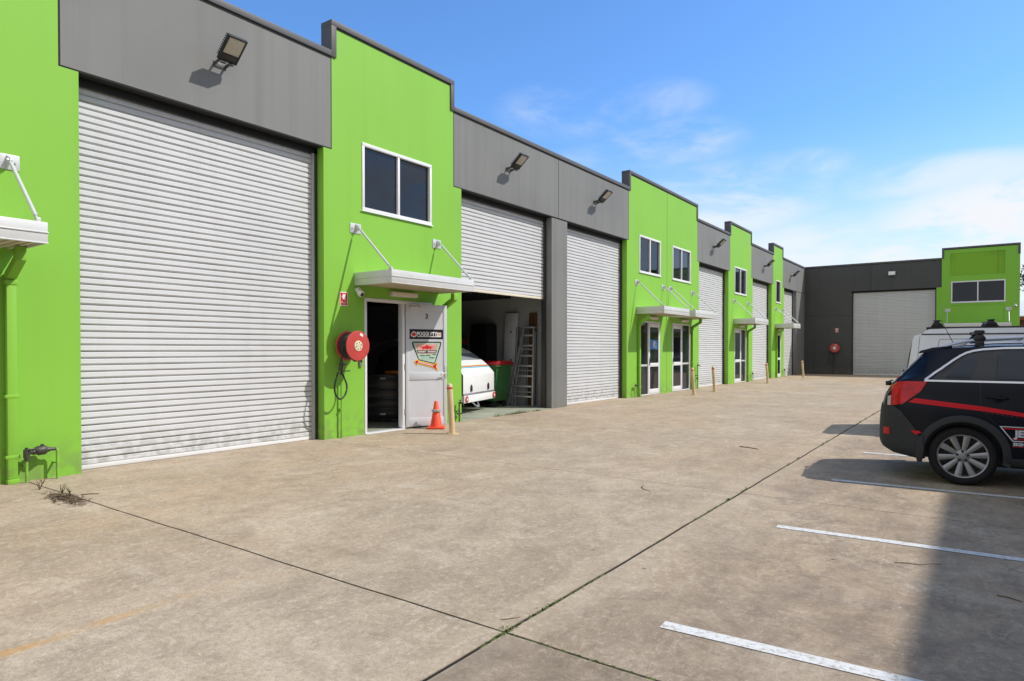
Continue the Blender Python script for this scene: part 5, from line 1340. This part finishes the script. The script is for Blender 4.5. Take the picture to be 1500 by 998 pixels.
# separate fair-weather clouds: (centre direction, half width, half height, strength)
def vm(o, a, b):
    q = N.new('ShaderNodeVectorMath'); q.operation = o
    for i, v in ((0, a), (1, b)):
        if isinstance(v, Vector): q.inputs[i].default_value = v
        else: L.new(v, q.inputs[i])
    return q.outputs['Value' if o in ('DOT_PRODUCT', 'LENGTH', 'DISTANCE') else 'Vector']
puff = wn(7.5, (1, 1, 2.2), (.3, .7, .2), 9, .62, .35); soft = wn(3.2, (1, 1, 2.8), (1.3, 4.2, .5), 8, .6, .3)
cl = None
for az, el, wa, we, st, hard in CLOUDS:
    a_, e_ = R(az), R(el)                                      # azimuth from +Y towards +X
    c = Vector((math.sin(a_)*math.cos(e_), math.cos(a_)*math.cos(e_), math.sin(e_))); tu = Vector((math.cos(a_), -math.sin(a_), 0)); tv = c.cross(tu)*-1
    d = vm('SUBTRACT', tc.outputs['Generated'], c)
    x_ = wm('MULTIPLY', vm('DOT_PRODUCT', d, tu/R(wa)), 1.); y_ = wm('MULTIPLY', vm('DOT_PRODUCT', d, tv/R(we)), 1.)
    rr = N.new('ShaderNodeMath'); rr.operation = 'ADD'; L.new(wm('MULTIPLY', x_, x_), rr.inputs[0]); L.new(wm('MULTIPLY', y_, y_), rr.inputs[1])
    body = wr(rr.outputs[0], 1.3, .1)
    ns = wr(puff if hard else wisp, .38 if hard else .37, .58 if hard else .62)
    m = wm('MULTIPLY', wm('MULTIPLY', body, ns), st)
    if cl is None: cl = m
    else:
        q = N.new('ShaderNodeMath'); q.operation = 'MAXIMUM'; L.new(cl, q.inputs[0]); L.new(m, q.inputs[1]); cl = q.outputs[0]
tn = N.new('ShaderNodeMix'); tn.data_type = 'RGBA'; tn.blend_type = 'MULTIPLY'; tn.inputs[0].default_value = 1.
L.new(sky.outputs[0], tn.inputs[6]); tn.inputs[7].default_value = TINT+(1,)
# unseen bright cloud added right and behind as neutral fill for the shade
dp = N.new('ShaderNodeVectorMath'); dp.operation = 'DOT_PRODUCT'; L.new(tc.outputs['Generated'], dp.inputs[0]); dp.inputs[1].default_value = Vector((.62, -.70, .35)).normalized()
fill_cloud = wm('MULTIPLY', wr(dp.outputs['Value'], .05, .55), wr(wn(1.8, (1, 1, 1.6), (3, 1, 0), 7, .55), .30, .55, .45, 1.))
def mixc(f, a, col):
    m = N.new('ShaderNodeMix'); m.data_type = 'RGBA'; L.new(f, m.inputs[0]); L.new(a, m.inputs[6]); m.inputs[7].default_value = col+(1,); return m.outputs[2]
c_ = mixc(wm('MULTIPLY', haze, HAZE), tn.outputs[2], CLOUD)
c_ = mixc(cl, c_, CLOUD)
c_ = mixc(fill_cloud, c_, FILL_CLOUD)
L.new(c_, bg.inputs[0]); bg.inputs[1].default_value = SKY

cd = bpy.data.cameras.new('camera'); co = bpy.data.objects.new('camera', cd); COL.objects.link(co)
cd.sensor_width = 36; cd.lens = 957/1500*36; cd.clip_start = .05; cd.clip_end = 3000
PITCH = .7
co.location = (0, 0, 1.6); co.rotation_euler = (R(90-PITCH), 0, math.atan((1441-750)/957))
cd.shift_y = (511.4-499+957*math.tan(R(PITCH)))/1500
scene.camera = co
scene.render.engine = 'CYCLES'
scene.render.resolution_x = 1024; scene.render.resolution_y = 681
vs = scene.view_settings; vs.view_transform = 'Standard'; vs.look = 'None'; vs.exposure = EXPO; vs.gamma = 1; vs.use_curve_mapping = False
